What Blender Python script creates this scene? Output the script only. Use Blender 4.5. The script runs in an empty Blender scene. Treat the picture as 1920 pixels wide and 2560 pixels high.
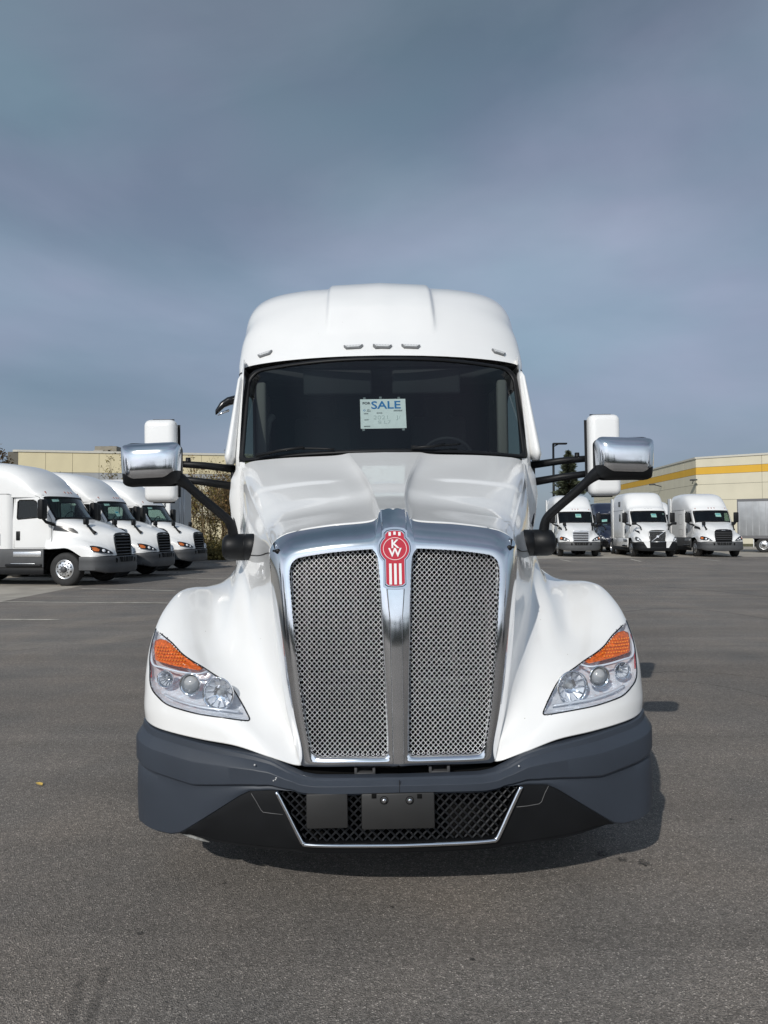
import bpy, bmesh, math, random
from mathutils import Vector, Matrix
from mathutils.bvhtree import BVHTree
R = math.radians
random.seed(7)
sc = bpy.context.scene
col = sc.collection

# ------------------------------------------------------------------ camera
CAM_H = 1.65
FPX = 1805.0                      # focal length in photo pixels (1920 x 2560)
cam_d = bpy.data.cameras.new("camera")
cam = bpy.data.objects.new("camera", cam_d); col.objects.link(cam)
cam_d.sensor_fit = 'VERTICAL'; cam_d.sensor_height = 36.0
cam_d.lens = FPX / 2560 * 36.0
cam_d.clip_start = 0.05; cam_d.clip_end = 3000
PITCH = math.atan(45 / FPX)
CAMROT = Matrix.Rotation(R(90) + PITCH, 3, 'X') @ Matrix.Rotation(R(-0.25), 3, 'Z')
cam.matrix_world = Matrix.Translation((0, 0, CAM_H)) @ CAMROT.to_4x4()
sc.camera = cam

# ------------------------------------------------------------------ view, world, sun
sc.view_settings.view_transform = 'Standard'
sc.view_settings.look = 'None'
sc.view_settings.exposure = 0.0
sc.view_settings.gamma = 1.0
sc.view_settings.use_curve_mapping = False
sc.cycles.max_bounces = 10
sc.cycles.glossy_bounces = 5
sc.cycles.transparent_max_bounces = 16
sc.cycles.use_denoising = True

SUN_EL, SUN_AZ = 33.5, 24.0       # behind the camera, to its left
world = bpy.data.worlds.new("World"); sc.world = world
world.use_nodes = True
wt = world.node_tree; wt.nodes.clear()
def wn(t, **k):
    n = wt.nodes.new(t)
    for a, b in k.items(): setattr(n, a, b)
    return n
wo = wn('ShaderNodeOutputWorld'); bg = wn('ShaderNodeBackground')
sky = wn('ShaderNodeTexSky', sky_type='NISHITA', sun_disc=False, sun_elevation=R(SUN_EL), sun_rotation=R(180 + SUN_AZ),
         altitude=200, air_density=1.0, dust_density=1.2, ozone_density=2.0)
tc = wn('ShaderNodeTexCoord')
mp = wn('ShaderNodeMapping'); mp.inputs['Scale'].default_value = (1.0, 1.0, 2.6); mp.inputs['Location'].default_value = (4, 9, 4); mp.inputs['Rotation'].default_value = (R(8), R(14), R(20))
nz = wn('ShaderNodeTexNoise'); nz.inputs['Scale'].default_value = 1.15; nz.inputs['Detail'].default_value = 5; nz.inputs['Roughness'].default_value = 0.5; nz.inputs['Distortion'].default_value = 0.5
rp = wn('ShaderNodeValToRGB'); rp.color_ramp.elements[0].position = 0.36; rp.color_ramp.elements[1].position = 0.66
rp.color_ramp.elements[0].color = (0.68,)*3 + (1,); rp.color_ramp.elements[1].color = (0.96,)*3 + (1,)
nz2 = wn('ShaderNodeTexNoise'); nz2.inputs['Scale'].default_value = 1.25; nz2.inputs['Detail'].default_value = 7; nz2.inputs['Roughness'].default_value = 0.50; nz2.inputs['Distortion'].default_value = 0.35
rp2 = wn('ShaderNodeValToRGB'); rp2.color_ramp.elements[0].position = 0.34; rp2.color_ramp.elements[1].position = 0.68
rp2.color_ramp.elements[0].color = (1.72, 2.34, 3.02, 1); rp2.color_ramp.elements[1].color = (3.30, 3.98, 4.90, 1)
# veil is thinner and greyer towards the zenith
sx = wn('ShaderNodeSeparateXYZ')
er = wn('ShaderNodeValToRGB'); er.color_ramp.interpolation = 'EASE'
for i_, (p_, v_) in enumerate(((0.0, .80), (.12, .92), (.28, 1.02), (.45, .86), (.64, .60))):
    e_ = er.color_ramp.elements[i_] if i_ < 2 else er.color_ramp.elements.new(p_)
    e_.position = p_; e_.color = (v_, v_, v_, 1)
# lavender and teal patches in the veil
nh = wn('ShaderNodeTexNoise'); nh.inputs['Scale'].default_value = 1.9; nh.inputs['Detail'].default_value = 3
rh = wn('ShaderNodeValToRGB'); rh.color_ramp.elements[0].position = .38; rh.color_ramp.elements[1].position = .62
rh.color_ramp.elements[0].color = (.92, 1.02, 1.03, 1); rh.color_ramp.elements[1].color = (1.07, .99, 1.06, 1)
hm_ = wn('ShaderNodeVectorMath', operation='MULTIPLY')
mulv = wn('ShaderNodeVectorMath', operation='SCALE')
mix = wn('ShaderNodeMix', data_type='RGBA')
skm = wn('ShaderNodeVectorMath', operation='MULTIPLY'); skm.inputs[1].default_value = (0.72, 0.66, 0.62)
L = wt.links.new
L(tc.outputs['Generated'], mp.inputs['Vector']); L(mp.outputs['Vector'], nz.inputs['Vector']); L(nz.outputs['Fac'], rp.inputs['Fac'])
L(mp.outputs['Vector'], nz2.inputs['Vector']); L(nz2.outputs['Fac'], rp2.inputs['Fac'])
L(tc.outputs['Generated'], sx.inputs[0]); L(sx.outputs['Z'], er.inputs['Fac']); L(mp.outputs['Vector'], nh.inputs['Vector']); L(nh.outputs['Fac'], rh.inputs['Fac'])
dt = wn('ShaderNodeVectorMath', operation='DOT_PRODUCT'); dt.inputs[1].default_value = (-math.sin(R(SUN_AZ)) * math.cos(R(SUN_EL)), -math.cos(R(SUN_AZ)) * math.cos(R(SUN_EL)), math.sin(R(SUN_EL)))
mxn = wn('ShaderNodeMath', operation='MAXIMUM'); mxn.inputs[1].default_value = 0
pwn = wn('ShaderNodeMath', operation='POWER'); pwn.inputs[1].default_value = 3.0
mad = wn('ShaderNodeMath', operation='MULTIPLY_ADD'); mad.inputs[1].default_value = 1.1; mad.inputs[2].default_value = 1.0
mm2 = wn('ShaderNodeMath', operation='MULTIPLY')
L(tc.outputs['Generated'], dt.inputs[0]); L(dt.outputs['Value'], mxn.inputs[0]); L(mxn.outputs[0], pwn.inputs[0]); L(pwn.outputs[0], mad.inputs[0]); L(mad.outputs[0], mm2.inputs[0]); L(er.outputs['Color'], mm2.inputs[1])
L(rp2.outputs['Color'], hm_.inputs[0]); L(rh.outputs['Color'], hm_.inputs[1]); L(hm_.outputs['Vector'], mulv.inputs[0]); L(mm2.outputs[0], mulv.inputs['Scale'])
L(sky.outputs['Color'], skm.inputs[0])
L(rp.outputs['Color'], mix.inputs['Factor']); L(skm.outputs['Vector'], mix.inputs[6]); L(mulv.outputs['Vector'], mix.inputs[7])
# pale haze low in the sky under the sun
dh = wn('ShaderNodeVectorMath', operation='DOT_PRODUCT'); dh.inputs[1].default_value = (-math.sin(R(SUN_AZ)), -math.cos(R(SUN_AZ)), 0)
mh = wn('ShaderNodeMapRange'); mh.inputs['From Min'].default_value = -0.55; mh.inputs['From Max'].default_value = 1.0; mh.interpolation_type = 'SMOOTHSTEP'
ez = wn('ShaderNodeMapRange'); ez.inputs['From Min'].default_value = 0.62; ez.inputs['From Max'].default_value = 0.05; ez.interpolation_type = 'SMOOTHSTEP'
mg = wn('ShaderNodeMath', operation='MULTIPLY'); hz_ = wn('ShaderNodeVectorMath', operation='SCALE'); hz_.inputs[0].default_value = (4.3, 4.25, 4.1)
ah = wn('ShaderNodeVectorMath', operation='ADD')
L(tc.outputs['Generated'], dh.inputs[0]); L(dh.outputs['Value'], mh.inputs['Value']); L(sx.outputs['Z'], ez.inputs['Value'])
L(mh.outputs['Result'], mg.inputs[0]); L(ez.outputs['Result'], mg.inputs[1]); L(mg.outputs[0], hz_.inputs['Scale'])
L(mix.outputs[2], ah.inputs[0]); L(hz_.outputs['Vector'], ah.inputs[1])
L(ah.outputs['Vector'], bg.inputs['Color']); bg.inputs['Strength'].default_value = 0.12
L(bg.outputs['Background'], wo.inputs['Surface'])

sun_d = bpy.data.lights.new("sun", 'SUN'); sun_d.energy = 3.15; sun_d.angle = R(0.53); sun_d.color = (1.0, 0.96, 0.90)
sun = bpy.data.objects.new("sun", sun_d); col.objects.link(sun)
sdir = Vector((math.sin(R(SUN_AZ)) * math.cos(R(SUN_EL)), math.cos(R(SUN_AZ)) * math.cos(R(SUN_EL)), -math.sin(R(SUN_EL))))
sun.rotation_euler = sdir.to_track_quat('-Z', 'Y').to_euler()
sun.location = (-20, -40, 30)

# ------------------------------------------------------------------ helpers
def at(px, py, Y):
    """world point on the ray of photo pixel (px, py) at distance Y along the view"""
    d = CAMROT @ Vector(((px - 960) / FPX, -(py - 1280) / FPX, -1))
    t = Y / d.y
    return Vector((0, 0, CAM_H)) + d * t

def tag(o, label=None, cat=None, group=None, kind=None):
    if label: o['label'] = label
    if cat: o['category'] = cat
    if group: o['group'] = group
    if kind: o['kind'] = kind
    return o
def empty(name, loc=(0, 0, 0), rz=0.0, parent=None):
    o = bpy.data.objects.new(name, None); col.objects.link(o)
    o.location = loc; o.rotation_euler = (0, 0, rz); o.empty_display_size = 0.2
    if parent: o.parent = parent
    return o

MATS = {}
def mat(name, rgb, rough=0.5, metal=0.0, coat=0.0, spec=0.5, noise=None, bump=None, trans=0.0, emit=None, coatr=0.03):
    """noise=(scale, amount, detail) varies the colour; bump=(scale, strength, distance)"""
    if name in MATS: return MATS[name]
    m = bpy.data.materials.new(name); m.use_nodes = True
    nt = m.node_tree; b = nt.nodes['Principled BSDF']
    b.inputs['Base Color'].default_value = (*rgb, 1); b.inputs['Roughness'].default_value = rough
    b.inputs['Metallic'].default_value = metal; b.inputs['Coat Weight'].default_value = coat
    b.inputs['Coat Roughness'].default_value = coatr; b.inputs['Specular IOR Level'].default_value = spec
    b.inputs['Transmission Weight'].default_value = trans
    t = nt.nodes.new('ShaderNodeTexCoord')
    if noise:
        n = nt.nodes.new('ShaderNodeTexNoise'); n.inputs['Scale'].default_value = noise[0]
        n.inputs['Detail'].default_value = noise[2] if len(noise) > 2 else 4
        nt.links.new(t.outputs['Object'], n.inputs['Vector'])
        r = nt.nodes.new('ShaderNodeValToRGB'); r.color_ramp.elements[0].position = .3; r.color_ramp.elements[1].position = .7
        a = noise[1]
        r.color_ramp.elements[0].color = (*[max(0, c * (1 - a)) for c in rgb], 1)
        r.color_ramp.elements[1].color = (*[min(1, c * (1 + a)) for c in rgb], 1)
        nt.links.new(n.outputs['Fac'], r.inputs['Fac']); nt.links.new(r.outputs['Color'], b.inputs['Base Color'])
    if bump:
        n = nt.nodes.new('ShaderNodeTexNoise'); n.inputs['Scale'].default_value = bump[0]; n.inputs['Detail'].default_value = 3
        nt.links.new(t.outputs['Object'], n.inputs['Vector'])
        bp = nt.nodes.new('ShaderNodeBump'); bp.inputs['Strength'].default_value = bump[1]; bp.inputs['Distance'].default_value = bump[2]
        nt.links.new(n.outputs['Fac'], bp.inputs['Height']); nt.links.new(bp.outputs['Normal'], b.inputs['Normal'])
    MATS[name] = m
    return m
def glass_mat(name, tint, refl=1.0, rough=0.0):
    if name in MATS: return MATS[name]
    m = bpy.data.materials.new(name); m.use_nodes = True; nt = m.node_tree; nt.nodes.clear()
    o = nt.nodes.new('ShaderNodeOutputMaterial'); tr = nt.nodes.new('ShaderNodeBsdfTransparent'); gl = nt.nodes.new('ShaderNodeBsdfGlossy')
    fr = nt.nodes.new('ShaderNodeLayerWeight'); mx = nt.nodes.new('ShaderNodeMixShader'); mu = nt.nodes.new('ShaderNodeMath'); mu.operation = 'MULTIPLY_ADD'
    pw = nt.nodes.new('ShaderNodeMath'); pw.operation = 'POWER'; pw.inputs[1].default_value = 5.0; fr.inputs['Blend'].default_value = 0.5
    mu.inputs[1].default_value = refl * .9; mu.inputs[2].default_value = refl * .045; mu.use_clamp = True
    tr.inputs['Color'].default_value = (*tint, 1); gl.inputs['Roughness'].default_value = rough
    nt.links.new(fr.outputs['Facing'], pw.inputs[0]); nt.links.new(pw.outputs[0], mu.inputs[0]); nt.links.new(mu.outputs[0], mx.inputs[0])
    nt.links.new(tr.outputs[0], mx.inputs[1]); nt.links.new(gl.outputs[0], mx.inputs[2]); nt.links.new(mx.outputs[0], o.inputs['Surface'])
    MATS[name] = m
    return m

WHITE = mat('white_paint', (0.765, 0.765, 0.755), 0.35, coat=0.9, noise=(2.2, 0.025, 5), coatr=0.04)
WHITE2 = mat('white_paint_lot', (0.74, 0.74, 0.73), 0.4, coat=0.7, noise=(1.5, 0.03, 5), coatr=0.08)
def weather(m, amt=1.0):
    nt = m.node_tree; b = nt.nodes['Principled BSDF']; src = b.inputs['Base Color'].links[0].from_socket
    t = nt.nodes.new('ShaderNodeTexCoord'); v = nt.nodes.new('ShaderNodeTexVoronoi'); v.inputs['Scale'].default_value = 26
    sp = nt.nodes.new('ShaderNodeSeparateColor'); r1 = nt.nodes.new('ShaderNodeValToRGB'); mu = nt.nodes.new('ShaderNodeMath'); mu.operation = 'MULTIPLY'
    lt = nt.nodes.new('ShaderNodeMath'); lt.operation = 'LESS_THAN'; lt.inputs[1].default_value = .055
    gt = nt.nodes.new('ShaderNodeMath'); gt.operation = 'GREATER_THAN'; gt.inputs[1].default_value = .93
    mx = nt.nodes.new('ShaderNodeMix'); mx.data_type = 'RGBA'; mx.inputs[7].default_value = (.32, .29, .24, 1)
    nt.links.new(t.outputs['Object'], v.inputs['Vector']); nt.links.new(v.outputs['Distance'], lt.inputs[0]); nt.links.new(v.outputs['Color'], sp.inputs[0])
    nt.links.new(sp.outputs[0], gt.inputs[0]); nt.links.new(lt.outputs[0], mu.inputs[0]); nt.links.new(gt.outputs[0], mu.inputs[1])
    nt.links.new(mu.outputs[0], mx.inputs[0]); nt.links.new(src, mx.inputs[6]); nt.links.new(mx.outputs[2], b.inputs['Base Color'])
    n = nt.nodes.new('ShaderNodeTexNoise'); n.inputs['Scale'].default_value = 1.7; n.inputs['Detail'].default_value = 8
    mr = nt.nodes.new('ShaderNodeMapRange'); mr.inputs['From Min'].default_value = .3; mr.inputs['From Max'].default_value = .7; mr.inputs['To Min'].default_value = .02; mr.inputs['To Max'].default_value = .13
    nt.links.new(t.outputs['Object'], n.inputs['Vector']); nt.links.new(n.outputs['Fac'], mr.inputs['Value']); nt.links.new(mr.outputs[0], b.inputs['Coat Roughness'])
weather(WHITE)
CHROME = mat('polished_chrome', (0.74, 0.75, 0.77), 0.11, metal=1.0, noise=(9, 0.06, 5), bump=(5, 0.10, 0.012))
CHROME2 = mat('brushed_aluminium', (0.72, 0.73, 0.74), 0.33, metal=1.0, noise=(30, 0.12, 5))
WIRE = mat('grille_wire', (0.76, 0.765, 0.775), 0.34, metal=0.62, noise=(60, 0.15))
SLATE = mat('slate_plastic', (0.034, 0.042, 0.056), 0.50, noise=(3, 0.10, 5), bump=(700, 0.08, 0.0004), spec=0.4)
BLACK = mat('black_plastic', (0.006, 0.0065, 0.0075), 0.48, noise=(6, 0.25, 5), bump=(500, 0.15, 0.0005), spec=0.26)
BLACKG = mat('gloss_black', (0.006, 0.006, 0.007), 0.2)
MATTE = mat('matt_black', (0.006, 0.006, 0.006), 0.9, spec=0.1)
RUBBER = mat('tyre_rubber', (0.018, 0.018, 0.018), 0.75, noise=(8, 0.3))
DGREY = mat('dark_grey_plastic', (0.060, 0.062, 0.065), 0.5, noise=(3, 0.12))
GAP = mat('panel_gap', (0.02, 0.02, 0.02), 0.9, spec=0.1)
RED = mat('emblem_red', (0.45, 0.006, 0.022), 0.25, coat=0.6)
EWHITE = mat('emblem_white', (0.78, 0.77, 0.76), 0.3)
AMBER = mat('amber_lens', (0.75, 0.13, 0.01), 0.22, coat=0.8, noise=(90, 0.45, 3), bump=(160, 0.7, 0.004))
AMBERD = mat('amber_marker', (0.28, 0.05, 0.01), 0.3, coat=0.6)
REDLENS = mat('red_reflector', (0.45, 0.02, 0.015), 0.25, coat=0.8)
BUCKET = mat('lamp_bucket', (0.88, 0.89, 0.92), 0.22, metal=0.45, bump=(22, 0.7, 0.02))
REFL = mat('lamp_reflector', (0.86, 0.87, 0.90), 0.08, metal=1.0, bump=(35, 0.6, 0.012))
SILVER = mat('lamp_silver', (0.70, 0.72, 0.76), 0.28, metal=0.35)
LENS = mat('projector_lens', (0.34, 0.35, 0.36), 0.06, metal=0.0, coat=1.0)
AMBERS = mat('amber_small', (0.50, 0.13, 0.025), 0.25, coat=0.5, noise=(30, .3))
GLASSC = glass_mat('clear_lens', (0.93, 0.95, 0.97), 1.3)
SCREEN = glass_mat('windscreen_glass', (0.62, 0.68, 0.675), 1.5)
SCREEN2 = glass_mat('lot_windscreen_glass', (0.55, 0.72, 0.68), 1.2)
SIDEG = glass_mat('side_glass', (0.36, 0.44, 0.40), 1.2)
MIRRORG = mat('mirror_glass', (0.9, 0.9, 0.9), 0.02, metal=1.0)
INTER = mat('cab_interior', (0.010, 0.012, 0.014), 0.85, noise=(4, 0.3))
INTERL = mat('cab_trim', (0.14, 0.135, 0.125), 0.8)
PAPER = mat('paper', (0.86, 0.88, 0.86), 0.7, noise=(14, 0.04))
BLUE = mat('print_blue', (0.015, 0.20, 0.50), 0.6)
INK = mat('print_dark', (0.06, 0.07, 0.08), 0.6)
INKL = mat('pen_grey', (0.52, 0.57, 0.56), 0.7)
TAPE = mat('tape', (0.20, 0.22, 0.22), 0.5)
NAVY = mat('navy_paint', (0.012, 0.016, 0.035), 0.3, coat=0.8)

def mesh_obj(name, verts, faces, m, parent=None, smooth=True, link=True, angle=None):
    me = bpy.data.meshes.new(name); me.from_pydata([tuple(v) for v in verts], [], faces); me.update()
    if m: me.materials.append(m)
    if smooth:
        me.shade_smooth()
        if angle: me.set_sharp_from_angle(angle=R(angle))
    o = bpy.data.objects.new(name, me)
    if link: col.objects.link(o)
    if parent: o.parent = parent
    return o

def cr(pts, n, closed=False):
    """Catmull-Rom resample of a point list to n points per span-uniform parameter"""
    P = [Vector(p) for p in pts]; N = len(P); out = []
    spans = N if closed else N - 1
    tot = n if closed else n - 1
    for k in range(n):
        t = k / tot * spans; i = min(int(t), spans - 1); f = t - i
        if closed: a, b, c, d = P[(i - 1) % N], P[i % N], P[(i + 1) % N], P[(i + 2) % N]
        else:
            b, c = P[i], P[i + 1]
            a = P[i - 1] if i > 0 else b * 2 - c
            d = P[i + 2] if i + 2 < N else c * 2 - b
        f2, f3 = f * f, f * f * f
        out.append(0.5 * ((2 * b) + (c - a) * f + (2 * a - 5 * b + 4 * c - d) * f2 + (3 * b - a - 3 * c + d) * f3))
    return out
def interp(xs, ys, x):
    if x <= xs[0]: return ys[0]
    for i in range(len(xs) - 1):
        if x <= xs[i + 1]:
            f = (x - xs[i]) / (xs[i + 1] - xs[i]); return ys[i] + (ys[i + 1] - ys[i]) * f
    return ys[-1]
def inpoly(x, y, poly):
    c = False; n = len(poly); j = n - 1
    for i in range(n):
        xi, yi = poly[i][0], poly[i][1]; xj, yj = poly[j][0], poly[j][1]
        if (yi > y) != (yj > y) and x < (xj - xi) * (y - yi) / (yj - yi + 1e-12) + xi: c = not c
        j = i
    return c
class MB:
    def __init__(s): s.v = []; s.f = []
    def grid(s, rows, closed=False, flip=False):
        b = len(s.v); n = len(rows[0])
        for r in rows: s.v += [Vector(p) for p in r]
        for i in range(len(rows) - 1):
            for j in range(n if closed else n - 1):
                q = [b + i * n + j, b + i * n + (j + 1) % n, b + (i + 1) * n + (j + 1) % n, b + (i + 1) * n + j]
                s.f.append(q[::-1] if flip else q)
        return s
    def tube(s, pts, r, n=8, cap=True, sy=1.0):
        P = [Vector(p) for p in pts]; rows = []; up = None
        for i, p in enumerate(P):
            t = (P[min(i + 1, len(P) - 1)] - P[max(i - 1, 0)]).normalized()
            if up is None: up = Vector((0, 0, 1)) if abs(t.z) < .9 else Vector((0, 1, 0))
            a = t.cross(up).normalized(); b_ = a.cross(t).normalized(); up = b_
            rr = r[i] if isinstance(r, (list, tuple)) else r
            rows.append([p + (a * math.cos(2 * math.pi * k / n) + b_ * math.sin(2 * math.pi * k / n) * sy) * rr for k in range(n)])
        b = len(s.v); s.grid(rows, closed=True)
        if cap:
            s.f.append([b + k for k in range(n)][::-1]); e = b + (len(P) - 1) * n; s.f.append([e + k for k in range(n)])
        return s
    def box(s, x0, x1, y0, y1, z0, z1):
        b = len(s.v)
        s.v += [Vector(p) for p in ((x0, y0, z0), (x1, y0, z0), (x1, y1, z0), (x0, y1, z0), (x0, y0, z1), (x1, y0, z1), (x1, y1, z1), (x0, y1, z1))]
        s.f += [[b + i for i in q] for q in ((3, 2, 1, 0), (4, 5, 6, 7), (0, 1, 5, 4), (1, 2, 6, 5), (2, 3, 7, 6), (3, 0, 4, 7))]
        return s
    def rbox(s, x0, x1, y0, y1, z0, z1, r=.01, e=None, seg=2, taper=0.0):
        """rounded box: superellipse-like rings with bevelled corners"""
        bm = bmesh.new(); bmesh.ops.create_cube(bm, size=1)
        for v in bm.verts: v.co = Vector(((x0 + x1) / 2 + v.co.x * (x1 - x0), (y0 + y1) / 2 + v.co.y * (y1 - y0), (z0 + z1) / 2 + v.co.z * (z1 - z0)))
        bmesh.ops.bevel(bm, geom=list(bm.edges), offset=r, segments=seg, affect='EDGES', profile=0.5)
        s.addbm(bm); return s
    def addbm(s, bm):
        b = len(s.v); bm.verts.ensure_lookup_table()
        s.v += [v.co.copy() for v in bm.verts]; s.f += [[b + v.index for v in f.verts] for f in bm.faces]; bm.free()
        return s
    def lathe(s, prof, n=32, c=(0, 0, 0), axis='Y', M=None):
        """prof: (radius, along) pairs"""
        rows = []
        for r, a in prof:
            row = []
            for k in range(n):
                w = 2 * math.pi * k / n
                if axis == 'Y': p = Vector((r * math.cos(w), a, r * math.sin(w)))
                elif axis == 'X': p = Vector((a, r * math.cos(w), r * math.sin(w)))
                else: p = Vector((r * math.cos(w), r * math.sin(w), a))
                if M: p = M @ p
                row.append(p + Vector(c))
            rows.append(row)
        return s.grid(rows, closed=True)
    def prism(s, poly, f, h0, h1):
        """poly 2D, f(u,v,h) -> point; extruded from h0 to h1 with both caps"""
        b = len(s.v); n = len(poly)
        s.v += [Vector(f(p[0], p[1], h0)) for p in poly] + [Vector(f(p[0], p[1], h1)) for p in poly]
        s.f += [[b + i for i in range(n)][::-1], [b + n + i for i in range(n)]]
        s.f += [[b + i, b + (i + 1) % n, b + n + (i + 1) % n, b + n + i] for i in range(n)]
        return s
    def patch(s, outline, f, rings=8, c=None):
        """filled outline in (u,v) mapped to a surface by f"""
        n = len(outline)
        if c is None: c = (sum(p[0] for p in outline) / n, sum(p[1] for p in outline) / n)
        rows = []
        for k in range(rings + 1):
            t = 1 - k / rings; t = max(t, .001)
            rows.append([f(c[0] + (p[0] - c[0]) * t, c[1] + (p[1] - c[1]) * t) for p in outline])
        return s.grid(rows, closed=True)
    def xf(s, M): s.v = [M @ v for v in s.v]; return s
    def mirror(s):
        b = len(s.v); n = len(s.f)
        s.v += [Vector((-v.x, v.y, v.z)) for v in s.v]; s.f += [[b + i for i in f][::-1] for f in s.f[:n]]
        return s
    def build(s, name, m, parent=None, smooth=True, angle=None, fix=True):
        o = mesh_obj(name, s.v, s.f, m, parent, smooth, angle=None)
        if fix:
            bm = bmesh.new(); bm.from_mesh(o.data); bmesh.ops.remove_doubles(bm, verts=bm.verts, dist=1e-5)
            bmesh.ops.recalc_face_normals(bm, faces=bm.faces); bm.to_mesh(o.data); bm.free()
        if smooth:
            o.data.shade_smooth()
            if angle: o.data.set_sharp_from_angle(angle=R(angle))
        else: o.data.shade_flat()
        return o
def rrect(w, h, r, n=6, cx=0, cy=0):
    out = []
    for (sx_, sy_, a0) in ((1, 1, 0), (-1, 1, 90), (-1, -1, 180), (1, -1, 270)):
        for k in range(n + 1):
            a = R(a0 + 90 * k / n); out.append((cx + sx_ * (w / 2 - r) + r * math.cos(a), cy + sy_ * (h / 2 - r) + r * math.sin(a)))
    return out
def dense(poly, step):
    out = []
    for i in range(len(poly)):
        a, b = Vector(poly[i][:2]), Vector(poly[(i + 1) % len(poly)][:2]); n = max(1, int((b - a).length / step))
        out += [tuple(a + (b - a) * k / n) for k in range(n)]
    return out
def copy_tree(o, parent=None):
    c = o.copy(); col.objects.link(c); c.parent = parent
    for ch in list(o.children): copy_tree(ch, c)
    return c
def text(name, s, size, m, parent, M, bold=0.0, ext=0.001, align='CENTER'):
    cu = bpy.data.curves.new(name, 'FONT'); cu.body = s; cu.size = size; cu.extrude = ext; cu.offset = bold
    cu.align_x = align; cu.align_y = 'CENTER'; cu.materials.append(m); cu.resolution_u = 3
    tmp = bpy.data.objects.new(name, cu); col.objects.link(tmp)
    bpy.context.view_layer.update()
    me = bpy.data.meshes.new_from_object(tmp.evaluated_get(bpy.context.evaluated_depsgraph_get()))
    bpy.data.objects.remove(tmp); o = bpy.data.objects.new(name, me); col.objects.link(o)
    if not me.materials: me.materials.append(m)
    if parent: o.parent = parent
    o.matrix_local = M
    return o
def netgrid(C, nu, nv, seg_u=None):
    """C: stations x K control points -> nu x nv surface grid"""
    rows = [cr(st, nv) for st in C]
    cols = [cr([rows[i][j] for i in range(len(rows))], nu) for j in range(nv)]
    return [[cols[j][i] for j in range(nv)] for i in range(nu)]
def gridsample(Gd, u, v):
    nu, nv = len(Gd), len(Gd[0]); a = min(max(u, 0), 1) * (nu - 1); b = min(max(v, 0), 1) * (nv - 1)
    i = min(int(a), nu - 2); j = min(int(b), nv - 2); fu, fv = a - i, b - j
    return (Gd[i][j] * (1 - fu) * (1 - fv) + Gd[i + 1][j] * fu * (1 - fv) + Gd[i][j + 1] * (1 - fu) * fv + Gd[i + 1][j + 1] * fu * fv)

exec_parts = []
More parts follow.
